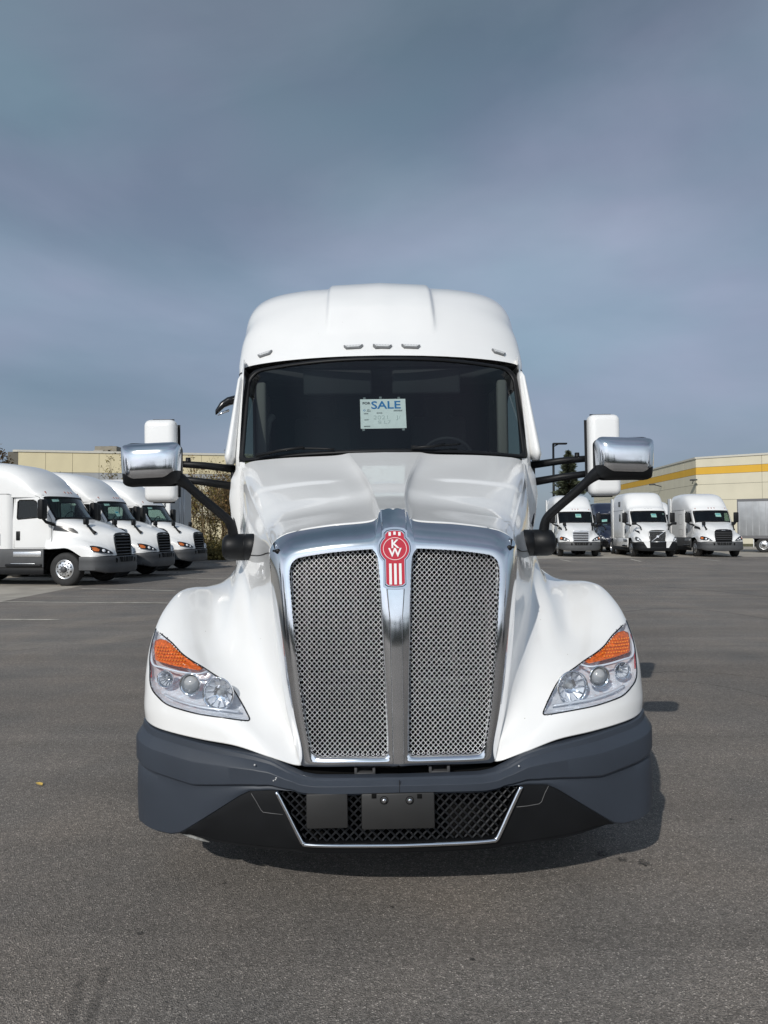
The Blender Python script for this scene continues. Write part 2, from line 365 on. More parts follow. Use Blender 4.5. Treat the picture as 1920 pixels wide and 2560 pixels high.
# ================================================================== SETTING
def ground_material():
    m = bpy.data.materials.new('asphalt'); m.use_nodes = True; nt = m.node_tree; b = nt.nodes['Principled BSDF']
    N = nt.nodes.new; K = nt.links.new
    t = N('ShaderNodeTexCoord')
    def noise(sc_, det, ro=.5, v=None, dist=0):
        n = N('ShaderNodeTexNoise'); n.inputs['Scale'].default_value = sc_; n.inputs['Detail'].default_value = det; n.inputs['Roughness'].default_value = ro; n.inputs['Distortion'].default_value = dist
        K(v or t.outputs['Object'], n.inputs['Vector']); return n.outputs['Fac']
    def ramp(f, stops):
        r = N('ShaderNodeValToRGB'); el = r.color_ramp.elements
        el[0].position, el[0].color = stops[0][0], (*stops[0][1], 1); el[1].position, el[1].color = stops[-1][0], (*stops[-1][1], 1)
        for p, c in stops[1:-1]:
            e = el.new(p); e.color = (*c, 1)
        K(f, r.inputs['Fac']); return r.outputs['Color']
    def mixc(a, c, f, mode='MULTIPLY'):
        x = N('ShaderNodeMix'); x.data_type = 'RGBA'; x.blend_type = mode
        x.inputs['Factor'].default_value = f if not hasattr(f, 'links') else 1
        if hasattr(f, 'links'): K(f, x.inputs['Factor'])
        K(a, x.inputs[6]); K(c, x.inputs[7]); return x.outputs[2]
    g1 = lambda c: (c, c, c)
    base = ramp(noise(0.22, 6, .6), [(.3, (.148, .132, .116)), (.5, (.198, .177, .156)), (.72, (.248, .223, .197))])
    # aggregate: pale and dark stones in the binder
    vo = N('ShaderNodeTexVoronoi'); vo.inputs['Scale'].default_value = 190; K(t.outputs['Object'], vo.inputs['Vector'])
    sep = N('ShaderNodeSeparateColor'); K(vo.outputs['Color'], sep.inputs[0])
    stone = ramp(sep.outputs[0], [(.0, g1(.55)), (.45, g1(.85)), (.8, g1(1.12)), (.94, g1(1.4)), (1.0, g1(2.4))])
    c = mixc(base, stone, 1.0)
    c = mixc(c, ramp(noise(260, 3), [(.3, g1(.6)), (.7, g1(1.4))]), .8)
    c = mixc(c, ramp(noise(26, 5, .65), [(.32, g1(.80)), (.68, g1(1.2))]), .8)
    # long faint streaks left by tyres and the paver
    ms = N('ShaderNodeMapping'); ms.inputs['Scale'].default_value = (.12, 1.3, 1); ms.inputs['Rotation'].default_value = (0, 0, R(12)); K(t.outputs['Object'], ms.inputs['Vector'])
    c = mixc(c, ramp(noise(1.2, 5, .6, ms.outputs[0], .6), [(.35, g1(.86)), (.65, g1(1.12))]), .9)
    c = mixc(c, ramp(noise(.9, 3, .5), [(.28, (.82, .86, .90)), (.5, g1(1.0)), (.75, (1.10, 1.05, 1.0))]), .8)
    # small dark drips
    v2 = N('ShaderNodeTexVoronoi'); v2.inputs['Scale'].default_value = 1.5; v2.feature = 'F1'
    dn = N('ShaderNodeTexNoise'); dn.inputs['Scale'].default_value = 9; K(t.outputs['Object'], dn.inputs['Vector'])
    ad = N('ShaderNodeVectorMath'); ad.operation = 'ADD'; sc2 = N('ShaderNodeVectorMath'); sc2.operation = 'SCALE'; sc2.inputs['Scale'].default_value = .12
    K(dn.outputs['Color'], sc2.inputs[0]); K(t.outputs['Object'], ad.inputs[0]); K(sc2.outputs[0], ad.inputs[1]); K(ad.outputs[0], v2.inputs['Vector'])
    c = mixc(c, ramp(v2.outputs['Distance'], [(.0, g1(.35)), (.022, g1(.5)), (.04, g1(1.0)), (1, g1(1.0))]), .85)
    K(c, b.inputs['Base Color'])
    b.inputs['Roughness'].default_value = .82; b.inputs['Specular IOR Level'].default_value = .35
    ad2 = N('ShaderNodeMath'); ad2.operation = 'ADD'; K(vo.outputs['Distance'], ad2.inputs[0]); K(noise(70, 4), ad2.inputs[1])
    bp = N('ShaderNodeBump'); bp.inputs['Strength'].default_value = .75; bp.inputs['Distance'].default_value = .006
    K(ad2.outputs[0], bp.inputs['Height']); K(bp.outputs[0], b.inputs['Normal'])
    return m
ASPH = ground_material()
CONC = mat('concrete_pad', (0.33, 0.30, 0.255), 0.85, noise=(1.2, 0.22, 7), bump=(60, .3, .003))
CURB = mat('kerb_concrete', (0.42, 0.40, 0.36), 0.85, noise=(3, 0.15, 6))
LINE = mat('faded_line_paint', (0.50, 0.47, 0.40), 0.8, noise=(5, 0.35, 7))
GRASS = mat('verge_grass', (0.085, 0.080, 0.035), 0.95, noise=(2, 0.4, 8), bump=(30, .8, .03))
S = 600
mesh_obj('ground', [(-S, -S, -.012), (S, -S, -.012), (S, S, -.012), (-S, S, -.012)], [[0, 1, 2, 3]], GRASS, smooth=False)['kind'] = 'structure'
o = mesh_obj('car_park', [(-70, -60, 0), (75, -60, 0), (75, 72, 0), (-70, 38.5, 0)], [[0, 1, 2, 3]], ASPH, smooth=False); o['kind'] = 'structure'
LOT = R(9)
def lot_sheet(name, pts, z, m):
    o = mesh_obj(name, [(p[0], p[1], z) for p in pts], [list(range(len(pts)))], m, smooth=False); o['kind'] = 'structure'; return o
def gp(px, py):
    d = CAMROT @ Vector(((px - 960) / FPX, -(py - 1280) / FPX, -1)); t = -CAM_H / d.z
    return (d.x * t, d.y * t)
a = gp(195, 1467); b = gp(0, 1505)
dirv = Vector((a[0] - b[0], a[1] - b[1])).normalized()
pa = Vector(b) - dirv * 14; pb = Vector(a) + dirv * 14
lot_sheet('concrete_apron', [(pa.x - 30, pa.y), tuple(pa), tuple(pb), (pb.x - 30, pb.y)], .004, CONC)
r1 = gp(1340, 1397); r2 = gp(1920, 1392)
lot_sheet('concrete_apron', [r1, r2, (r2[0] + 25, r2[1] - 2), (r2[0] + 30, r2[1] + 22), (r1[0] + 6, r1[1] + 26), (r1[0] - 9, r1[1] + 1)], .004, CONC)
def line_on_ground(p, q, w=.10, z=.008):
    p, q = Vector(p), Vector(q); t = (q - p).normalized(); n = Vector((-t.y, t.x)) * w / 2
    lot_sheet('parking_line', [p - n, q - n, q + n, p + n], z, LINE)
line_on_ground(gp(-60, 1549), gp(147, 1550)); line_on_ground(gp(-60, 1504.5), gp(500, 1509)); line_on_ground(gp(205, 1472), gp(440, 1477.5), .11)
line_on_ground(gp(300, 1441), gp(560, 1448), .11)
for (x0, y0, x1, y1) in ((1400, 1399, 1427, 1404), (1576, 1398, 1602, 1404), (1745, 1397, 1800, 1403)): line_on_ground(gp(x0, y0), gp(x1, y1), .12)
def mark_mat(name, rgb, alpha, scale):
    m = bpy.data.materials.new(name); m.use_nodes = True; nt = m.node_tree; b = nt.nodes['Principled BSDF']
    b.inputs['Base Color'].default_value = (*rgb, 1); b.inputs['Roughness'].default_value = .8
    t = nt.nodes.new('ShaderNodeTexCoord'); n = nt.nodes.new('ShaderNodeTexNoise'); n.inputs['Scale'].default_value = scale; n.inputs['Detail'].default_value = 8; n.inputs['Roughness'].default_value = .7
    r = nt.nodes.new('ShaderNodeMapRange'); r.inputs['From Min'].default_value = .35; r.inputs['From Max'].default_value = .68; r.inputs['To Min'].default_value = 0; r.inputs['To Max'].default_value = alpha
    nt.links.new(t.outputs['Object'], n.inputs['Vector']); nt.links.new(n.outputs['Fac'], r.inputs['Value']); nt.links.new(r.outputs[0], b.inputs['Alpha'])
    return m
TYREM = mark_mat('tyre_mark_rubber', (.05, .046, .043), .36, 9.0); OILM = mark_mat('oil_dark', (.03, .028, .026), 1.0, 22)
DUSTM = mark_mat('pale_dust', (.42, .37, .31), .38, 1.6)
def ribbon(name, pix, w, m, z=.004):
    P = cr([Vector((*gp(*q), 0)) for q in pix], 40); vs = []; fs = []
    for i, q in enumerate(P):
        t_ = (P[min(i + 1, 39)] - P[max(0, i - 1)]).normalized(); n_ = Vector((-t_.y, t_.x, 0)) * w / 2
        vs += [(q.x - n_.x, q.y - n_.y, z), (q.x + n_.x, q.y + n_.y, z)]
        if i: fs.append([2 * i - 2, 2 * i, 2 * i + 1, 2 * i - 1])
    o = mesh_obj(name, vs, fs, m, smooth=False); o['kind'] = 'structure'; return o
ribbon('tyre_mark', [(1560, 1686), (1700, 1680), (1820, 1686), (1990, 1706)], .045, TYREM)
ribbon('tyre_mark', [(1570, 1705), (1700, 1704), (1830, 1722), (1990, 1762)], .04, TYREM, .005)
ribbon('tyre_mark', [(1480, 1540), (1650, 1522), (1800, 1530), (1990, 1560)], .10, TYREM, .004)
ribbon('tyre_mark', [(1380, 1470), (1560, 1462), (1760, 1476), (1990, 1500)], .16, TYREM, .005)
ribbon('tyre_mark', [(262, 2420), (250, 2470), (232, 2530), (215, 2600)], .035, TYREM)
ribbon('tyre_mark', [(205, 2440), (190, 2500), (165, 2590)], .03, TYREM)
ribbon('dust_streak', [(150, 1570), (260, 1552), (380, 1545), (480, 1530)], .75, DUSTM)
ribbon('dust_streak', [(0, 1625), (120, 1610), (260, 1603), (380, 1585)], .55, DUSTM, .005)
rs = random.Random(12)
for (px, py, r_) in ((1504, 2136, .028), (1557, 2151, .022), (1612, 2159, .032), (350, 2335, .013), (980, 2270, .010), (1180, 2400, .010), (1830, 2050, .014), (560, 2210, .010)):
    c_ = gp(px, py); n_ = 18
    vs = [(c_[0], c_[1], .004)] + [(c_[0] + r_ * rs.uniform(.7, 1.5) * math.cos(2 * math.pi * k / n_), c_[1] + r_ * rs.uniform(.7, 1.4) * math.sin(2 * math.pi * k / n_), .004) for k in range(n_)]
    mesh_obj('oil_stain', vs, [[0, 1 + k, 1 + (k + 1) % n_] for k in range(n_)], OILM, smooth=False)['kind'] = 'structure'
# kerb and planting strip behind the left lot
k0 = Vector(gp(300, 1397)); k1 = Vector(gp(640, 1397.5)); kd = (k1 - k0).normalized(); kn = Vector((-kd.y, kd.x))
kk0 = k0 - kd * 45; kk1 = k1 + kd * 16
kb = MB(); b0 = len(kb.v)
for p in (kk0, kk1):
    for (o_, z_) in ((0, 0), (0, .15), (.16, .15), (.16, 0)): kb.v.append(Vector((p.x + kn.x * o_, p.y + kn.y * o_, z_)))
kb.f += [[0, 1, 5, 4], [1, 2, 6, 5], [2, 3, 7, 6], [0, 3, 2, 1], [4, 5, 6, 7]]
kb.build('kerb', CURB, smooth=False)['kind'] = 'structure'
vs = [(kk0.x + kn.x * .16, kk0.y + kn.y * .16, .14), (kk1.x + kn.x * .16, kk1.y + kn.y * .16, .14), (kk1.x + kn.x * 30, kk1.y + kn.y * 30, .3), (kk0.x + kn.x * 30, kk0.y + kn.y * 30, .3)]
mesh_obj('planting_bed', vs, [[0, 1, 2, 3]], GRASS, smooth=False)['kind'] = 'structure'

# ------------------------------------------------------------------ buildings
CREAM = mat('cream_wall', (0.60, 0.53, 0.35), 0.85, noise=(.5, .05, 6))
CREAM2 = mat('pale_wall', (0.58, 0.54, 0.42), 0.85, noise=(.5, .05, 6))
GREYW = mat('grey_wall_band', (0.30, 0.31, 0.32), 0.85, noise=(.5, .08, 6))
YEL = mat('yellow_stripe', (0.62, 0.36, 0.04), 0.8, noise=(.5, .05, 6))
JOINT = mat('joint_dark', (0.12, 0.11, 0.09), 0.9)  # dark brown backing seen in the joints between wall panels
ROOFM = mat('roof_coping', (0.50, 0.48, 0.42), 0.6)
def wall_run(root, p0, p1, ncol, levels, thick=.3, gap=.03):
    """tilt-up panels from p0 to p1; levels = [(z0, z1, material)]"""
    p0, p1 = Vector(p0), Vector(p1); t = (p1 - p0); Ln = t.length; t.normalize(); n = Vector((t.y, -t.x))
    if n.dot(-p0) < 0: n = -n
    ang = math.atan2(t.y, t.x); w = Ln / ncol
    z0, z1 = levels[0][0], levels[-1][1]
    mb = MB().box(0, Ln, 0, 1, z0, z1 - .02); bk = mb.build('backing_wall', JOINT, root, smooth=False)
    s_ = 1 if n.dot(Vector((-t.y, t.x))) > 0 else -1
    bk.matrix_local = Matrix.Translation((p0.x, p0.y, 0)) @ Matrix.Rotation(ang, 4, 'Z') @ Matrix.Diagonal((1, -s_ * 1.0, 1, 1)) @ Matrix.Translation((0, .02, 0))
    for (a_, b_, m_) in levels:
        me = None
        for i in range(ncol):
            if me is None:
                o = MB().box(gap / 2, w - gap / 2, -.03, .05, a_ + gap / 2, b_ - gap / 2).build('wall_panel', m_, root, smooth=False); me = o.data
            else:
                o = bpy.data.objects.new('wall_panel', me); col.objects.link(o); o.parent = root
            q = p0 + t * w * i
            o.matrix_local = Matrix.Translation((q.x, q.y, 0)) @ Matrix.Rotation(ang, 4, 'Z') @ Matrix.Diagonal((1, -s_ * 1.0, 1, 1))
    cp = MB().box(-.1, Ln + .1, -.12, .5, z1 - .02, z1 + .18).build('coping', ROOFM, root, smooth=False)
    cp.matrix_local = Matrix.Translation((p0.x, p0.y, 0)) @ Matrix.Rotation(ang, 4, 'Z') @ Matrix.Diagonal((1, -s_ * 1.0, 1, 1))
# right: cream warehouse with a yellow stripe
bR = empty('warehouse'); tag(bR, 'cream concrete warehouse with a yellow stripe behind the trucks on the right', 'building')
cnr = at(1740, 1147, 80)
ztop = cnr.z
c2 = Vector((cnr.x, cnr.y))
def py_z(px, py, Y): return at(px, py, Y).z
s1 = py_z(1740, 1169, 80); s0 = py_z(1740, 1187, 80); j1 = py_z(1740, 1212, 80); j2 = py_z(1740, 1251, 80)
levels = [(0, j2, CREAM2), (j2, j1, CREAM2), (j1, s0, CREAM2), (s0, s1, YEL), (s1, ztop, CREAM2)]
farL = Vector((c2.x + 2.6, c2.y + 48)); farR = Vector((c2.x + 26, c2.y - 20))
wall_run(bR, c2, farL, 13, levels); wall_run(bR, c2, farR, 5, levels)
P3 = farR + (farL - c2)
wall_run(bR, farR, P3, 6, levels); wall_run(bR, farL, P3, 4, levels)
rf = mesh_obj('roof', [(c2.x, c2.y, ztop - .3), (farR.x, farR.y, ztop - .3), (P3.x, P3.y, ztop - .3), (farL.x, farL.y, ztop - .3)], [[0, 1, 2, 3]], ROOFM, bR, smooth=False)
def wall_light(root, p, s=1.0):
    o = MB().rbox(-.35 * s, .35 * s, -.9 * s, 0, -.10 * s, .10 * s, .03).tube([(0, 0, -.5 * s), (0, -.35 * s, -.1 * s)], .05 * s).build('wall_light', DGREY, root); o.location = p
p = c2 + (farL - c2) * .24
wl = MB().tube([(0, 0, 0), (-1.2, -.3, .25)], .06).rbox(-1.6, -.9, -.5, -.1, .15, .33, .04).build('wall_light', DGREY, bR); wl.location = (p.x - .1, p.y, s0 - .6)
wall_light(bR, (c2.x - .5, c2.y - .1, s0 - .6), .8)
# left: cream building behind trees
bL = empty('office_building'); tag(bL, 'long cream building behind the bare trees on the left', 'building')
A = at(46, 1129, 70); Bp = at(860, 1140, 77)
zt = A.z
lv = [(0, 3.0, CREAM), (3.0, py_z(200, 1204, 70), CREAM2), (py_z(200, 1204, 70), py_z(200, 1179, 70), GREYW), (py_z(200, 1179, 70), zt, CREAM)]
wall_run(bL, (A.x, A.y), (Bp.x, Bp.y), 13, lv)
wall_run(bL, (Bp.x, Bp.y), (Bp.x - 1, Bp.y + 30), 6, lv); wall_run(bL, (A.x, A.y), (A.x - 1, A.y + 30), 6, lv)
mesh_obj('roof', [(A.x, A.y, zt - .3), (Bp.x, Bp.y, zt - .3), (Bp.x - 1, Bp.y + 30, zt - .3), (A.x - 1, A.y + 30, zt - .3)], [[0, 1, 2, 3]], ROOFM, bL, smooth=False)
h = at(274, 1131, 74)
hv = empty('rooftop_unit', (h.x, h.y, zt - .3)); tag(hv, 'beige air handling unit on the roof of the long cream building', 'rooftop unit')
HV = mat('hvac_beige', (.20, .18, .14), .7, noise=(1, .2))
MB().rbox(-1.15, 1.1, -1, 1, 0, 1.15, .05).build('cabinet', HV, hv, angle=40)
MB().rbox(-1.2, -.2, -1.12, -.98, .45, .75, .02).build('louvre', mat('hvac_louvre', (.3, .28, .24), .6), hv)
MB().lathe([(.01, .1), (.3, .1), (.32, 0)], 20, (.2, 0, 1.15), 'Z').build('fan', DGREY, hv)
MB().rbox(.25, .45, -1.1, -.98, .4, .75, .02).build('access_panel', MATTE, hv)
# things behind the camera, seen only in chrome: low warehouse and tree belt
bB = empty('far_warehouse'); tag(bB, 'low grey warehouse across the road behind the photographer', 'building')
wall_run(bB, (-60, -75), (70, -82), 14, [(0, 4.5, GREYW), (4.5, 8, CREAM2)])

# ------------------------------------------------------------------ vegetation
BARK = mat('bark', (0.10, 0.075, 0.05), 0.9, noise=(6, .3))
TWIG = mat('twig_brown', (0.16, 0.115, 0.06), 0.9, noise=(6, .3))
LEAF_O = mat('olive_leaves', (0.17, 0.135, 0.04), 0.8, noise=(1.5, .5, 4))
LEAF_B = mat('brown_leaves', (0.17, 0.10, 0.035), 0.8, noise=(1.5, .4, 4))
NEEDLE = mat('spruce_needles', (0.055, 0.065, 0.035), 0.8, noise=(2, .5, 4))
def bare_tree(name, label, loc, h, spread, nl, leafm, group, depth=4, stems=1, seed=0, leafsize=.09, base_r=.05):
    rnd = random.Random(seed); root = empty(name, loc); tag(root, label, 'tree', group)
    tr = MB(); leaves = MB(); tips = []
    def branch(p, d, ln, r, lev):
        n = 4; pts = [p]; q = p.copy()
        for i in range(n):
            d = (d + Vector((rnd.uniform(-.16, .16), rnd.uniform(-.16, .16), rnd.uniform(-.02, .14)))).normalized()
            q = q + d * ln / n; pts.append(q.copy())
        tr.tube(pts, [r * (1 - .5 * i / n) for i in range(n + 1)], 4 if lev < 2 else 3, cap=False)
        if lev >= 2: tips.extend(pts[1:])
        if lev < depth:
            for k in range(rnd.randint(3, 4)):
                i = rnd.randint(1, n) if k else n
                nd = (d + Vector((rnd.uniform(-1, 1), rnd.uniform(-1, 1), rnd.uniform(-.3, .6))) * .85).normalized()
                branch(pts[i], nd, ln * rnd.uniform(.5, .75), max(r * .5, .008), lev + 1)
    for s_ in range(stems):
        a_ = rnd.uniform(0, 6.28); sp = spread * .25 if stems > 1 else .1
        branch(Vector((math.cos(a_) * sp, math.sin(a_) * sp, -.05)), Vector((math.cos(a_) * .3 * spread / h, math.sin(a_) * .3 * spread / h, 1)).normalized(), h * rnd.uniform(.36, .46), base_r, 0)
    tr.build('trunk', TWIG if stems > 1 else BARK, root, fix=False)
    for k in range(nl):
        c = rnd.choice(tips) + Vector((rnd.gauss(0, .12), rnd.gauss(0, .12), rnd.gauss(0, .1)))
        u = Vector((rnd.uniform(-1, 1), rnd.uniform(-1, 1), rnd.uniform(-1, 1))).normalized(); v = u.cross(Vector((rnd.uniform(-1, 1), rnd.uniform(-1, 1), rnd.uniform(-1, 1)))).normalized()
        s_ = leafsize * rnd.uniform(.5, 1.2); b_ = len(leaves.v)
        leaves.v += [c - u * s_, c + v * s_ * .6, c + u * s_, c - v * s_ * .6]; leaves.f.append([b_, b_ + 1, b_ + 2, b_ + 3])
    if nl: leaves.build('crown', leafm, root, smooth=False, fix=False)
    return root
def gz(px, Y): p = at(px, 1397, Y); return (p.x, p.y, .1)
bare_tree('bare_tree', 'bare twiggy tree rising above the nearest truck roof at the left edge', gz(2, 44), 11.5, 3, 2200, LEAF_B, None, 4, 1, 3, .10, .11)
bare_tree('bare_tree', 'small sparse tree in front of the cream wall, above the middle truck on the left', gz(160, 52), 6.0, 2, 500, LEAF_B, None, 4, 1, 5, .08, .07)
bare_tree('bare_tree', 'bare tree just left of the left hood mirror', gz(310, 50), 6.6, 2.6, 900, LEAF_O, None, 4, 2, 8, .08, .07)
shr = [(478, 42, 4.8, 'leftmost'), (508, 43, 5.6, 'second'), (536, 42.5, 5.2, 'third'), (566, 43, 5.0, 'fourth'), (545, 44.5, 6.0, 'fifth')]
words = ['brown and olive thicket tree beside the white trailer', 'tall bare thicket tree under the upper arm of the left door mirror', 'olive thicket tree left of the big truck, behind its mirror arm',
         'brown thicket tree touching the side of the big truck hood', 'tallest bare tree of the thicket, standing at its back']
for i, (px, Y, hh, w) in enumerate(shr):
    bare_tree('thicket_tree', words[i], gz(px, Y), hh, 2.4, 1100, [LEAF_O, LEAF_B][i % 2], 'trees in the thicket beside the big truck', 4, 4, 20 + i, .085, .045)
# undergrowth: one mass
rnd = random.Random(4); ug = MB()
for k in range(11000):
    px = rnd.uniform(455, 640); Y = rnd.uniform(40.2, 46); base = at(px, 1397, Y)
    c = Vector((base.x, base.y, abs(rnd.gauss(.05, .5)) + .05)); u = Vector((rnd.gauss(0, 1), rnd.gauss(0, 1), rnd.gauss(0, 1))).normalized(); v = u.cross(Vector((rnd.gauss(0, 1), rnd.gauss(0, 1), rnd.gauss(0, 1)))).normalized()
    s_ = rnd.uniform(.04, .10); b_ = len(ug.v); ug.v += [c - u * s_, c + v * s_ * .7, c + u * s_, c - v * s_ * .7]; ug.f.append([b_, b_ + 1, b_ + 2, b_ + 3])
tag(ug.build('undergrowth', LEAF_O, None, smooth=False, fix=False), 'brown and olive undergrowth at the foot of the thicket', 'bushes', kind='stuff')
def spruce(loc, h, r, label, seed=1):
    rnd = random.Random(seed); root = empty('spruce_tree', loc); tag(root, label, 'tree')
    MB().tube([(0, 0, 0), (0, 0, h * .5), (.05, 0, h)], [.18, .1, .02], 7).build('trunk', BARK, root)
    mb = MB()
    for k in range(15000):
        t = rnd.random() ** .7; z = h * (1 - t) ; z = h * (.08 + .92 * (1 - t)); rr = r * (1 - z / h) ** .85 * (0.75 + .35 * math.sin(z * 9 + rnd.uniform(-.5, .5)))
        a_ = rnd.choice([j * .52 + z for j in range(12)]) + rnd.gauss(0, .16); q = rr * rnd.uniform(.25, 1) + .08
        c = Vector((math.cos(a_) * q, math.sin(a_) * q, z - q * .18 + rnd.gauss(0, .06)))
        u = Vector((math.cos(a_), math.sin(a_), rnd.uniform(-.2, .5))).normalized(); v = u.cross(Vector((rnd.gauss(0, 1), rnd.gauss(0, 1), rnd.gauss(0, 1)))).normalized()
        s_ = rnd.uniform(.10, .26); b_ = len(mb.v); mb.v += [c - u * s_, c + v * s_ * .3, c + u * s_, c - v * s_ * .3]; mb.f.append([b_, b_ + 1, b_ + 2, b_ + 3])
    mb.build('crown', NEEDLE, root, smooth=False, fix=False)
p = at(1424, 1390, 62); spruce((p.x, p.y, 0), py_z(1424, 1127, 62), 2.7, 'dark spruce tree behind the mirror arms on the right', 2)
# tree belt behind the camera (seen in the chrome)
rnd = random.Random(9); mb = MB()
for k in range(9000):
    x = rnd.uniform(-90, 90); zt_ = 5 + 2.5 * math.sin(x * .21) + 1.5 * math.sin(x * .63 + 1); c = Vector((x, -66 + rnd.gauss(0, 1.5), rnd.uniform(0, zt_)))
    u = Vector((rnd.gauss(0, 1), rnd.gauss(0, .3), rnd.gauss(0, 1))).normalized(); v = u.cross(Vector((0, 1, 0))).normalized(); s_ = rnd.uniform(.3, .8); b_ = len(mb.v)
    mb.v += [c - u * s_, c + v * s_, c + u * s_, c - v * s_]; mb.f.append([b_, b_ + 1, b_ + 2, b_ + 3])
tag(mb.build('tree_belt', NEEDLE, None, smooth=False, fix=False), 'belt of dark trees behind the photographer', 'trees', kind='stuff')
# lamp post
p = at(1386, 1395, 66); zz = py_z(1386, 1110, 66)
lp = empty('street_lamp', (p.x, p.y, 0)); tag(lp, 'tall black parking lot lamp post with a single head beside the spruce', 'street lamp')
MB().tube([(0, 0, 0), (0, 0, zz)], [.13, .10], 8).build('pole', BLACK, lp)
MB().lathe([(.01, .7), (.28, .7), (.28, 0)], 14, (0, 0, 0), 'Z').build('base', CURB, lp)
MB().rbox(-.05, 1.25, -.2, .2, zz - .05, zz + .10, .04).tube([(0, 0, zz - .25), (.5, 0, zz)], .05).build('lamp_head', BLACK, lp)
# ================================================================== HERO TRUCK
T0 = Vector((0.066, 3.05, 0)); YAW = R(1.05); ROLL = R(-0.6)
hero = empty('semi_truck', T0); hero.rotation_euler = (0, ROLL, YAW)
tag(hero, 'large white semi truck with chrome grille and red emblem facing the camera, nearest of all', 'truck')
HM = Matrix.Translation(T0) @ hero.rotation_euler.to_matrix().to_4x4(); HI = HM.inverted()
def hp(px, py, y):
    """photo pixel -> truck coordinates at distance y behind the bumper face"""
    o_ = HI @ Vector((0, 0, CAM_H)); d = (HI.to_3x3()) @ (CAMROT @ Vector(((px - 960) / FPX, -(py - 1280) / FPX, -1)))
    return o_ + d * ((y - o_.y) / d.y)
def Gy(x, z): return .085 + .05 * max(0, z - .62) + .20 * max(0, z - 1.1) ** 2 + .24 * x * x
def hpG(px, py, dx=0):
    y = .3
    for _ in range(6):
        p = hp(px, py, y); y = Gy(p.x, p.z) + dx
    return p
pairs = [  # outer pixel, inner pixel, recess of the outer edge
 ((981,1276),(1036,1378),.10),((1014,1277),(1040,1374),.10),((1037,1303),(1049,1371),.085),((1140,1311),(1140,1376),.09),((1225,1322),(1213,1385),.09),
 ((1262,1334),(1233,1392),.09),((1283,1352),(1244,1406),.085),((1291,1380),(1248,1430),.10),((1290,1440),(1247,1470),.10),((1287,1503),(1245,1520),.095),
 ((1279,1630),(1239,1640),.085),((1266,1756),(1229,1760),.07),((1249,1841),(1219,1835),.05),((1241,1876),(1212,1866),.02),((1234,1901),(1202,1882),.005),
 ((1200,1906),(1185,1887),.0),((1100,1909),(1100,1890),.0),((1035,1911),(1037,1892),.0),((997,1911),(1024,1887),.0),
 ((997,1880),(1019,1868),-.01),((995,1756),(1020,1756),-.012),((990,1630),(1022,1630),-.012),((986,1503),(1025,1503),-.012),((983,1430),(1027,1430),-.012),
 ((982,1400),(1029,1398),-.006),((981,1340),(1032,1386),.03)]
OUT, INN, REC = [], [], []
for k, (o_, i_, r_) in enumerate(pairs):
    a_ = hpG(*o_, max(0, r_)); b_ = hpG(*i_)
    if k == 0 or k >= 18: a_.x = 0
    OUT.append(a_); INN.append(b_); REC.append(r_)
NL = len(pairs) * 6
OD = cr(OUT, NL, True); ID = cr(INN, NL, True); RD = [v.x for v in cr([(r_, 0, 0) for r_ in REC], NL, True)]
for k in range(NL):
    if k >= 18 * 6 or k == 0: OD[k].x = max(0, min(OD[k].x, 0)) if k >= 18 * 6 else 0
prof = [0, .04, .1, .18, .28, .4, .52, .65, .78, .88, .95, 1.0]
rows = []
def surr_y(x, z, s, rec):
    e = rec * max(0, 1 - s / .92) ** 2.1
    return Gy(x, z) + e - .012 - .006 * math.sin(math.pi * s)
for s in prof:
    row = []
    for k in range(NL):
        p = OD[k].lerp(ID[k], s); row.append(Vector((p.x, surr_y(p.x, p.z, s, RD[k]), p.z)))
    rows.append(row)
for (sh, dy) in ((.004, .012), (.008, .03), (.010, .055)):
    cen = Vector((sum(p.x for p in ID) / NL, 0, sum(p.z for p in ID) / NL)); row = []
    for k in range(NL):
        p = ID[k]; d = Vector((cen.x - p.x, 0, cen.z - p.z)).normalized() * sh
        row.append(Vector((p.x + d.x, surr_y(p.x, p.z, 1, 0) + dy, p.z + d.z)))
    rows.append(row)
mb = MB(); mb.grid(rows, closed=True); mb.mirror(); surround = mb.build('grille_surround', CHROME, hero, angle=60)
# flat centre spine that runs over the peak
rows = []
for k in range(41):
    t = k / 40; q = OUT[0]; z = .652 + (q.z + .004 - .652) * t
    w_ = interp([0, .55, .8, 1], [.024, .027, .050, .054], t); yy = surr_y(0, z, .3, -.01) - .006 + .10 * max(0, (t - .90) / .10) ** 1.6
    rows.append([Vector((x * w_, yy + d_, z)) for x, d_ in ((-1.12, .02), (-1.0, .0), (-.9, -.004), (0, -.0055), (.9, -.004), (1.0, .0), (1.12, .02))])
MB().grid(rows).build('centre_spine', CHROME, hero, angle=35)
# small hood pins in the corners
for sgn in (1, -1):
    q = OUT[6]; MB().tube([(sgn * (q.x - .035), surr_y(q.x, q.z, .4, .08) - .012, q.z - .03), (sgn * (q.x - .012), surr_y(q.x, q.z, .2, .08) - .012, q.z - .028)], .006, 6).lathe([(.001, 0), (.012, 0), (.012, .02)], 12, (sgn * (q.x - .035), surr_y(q.x, q.z, .4, .08) - .015, q.z - .03)).build('hood_pin', BLACK, hero)
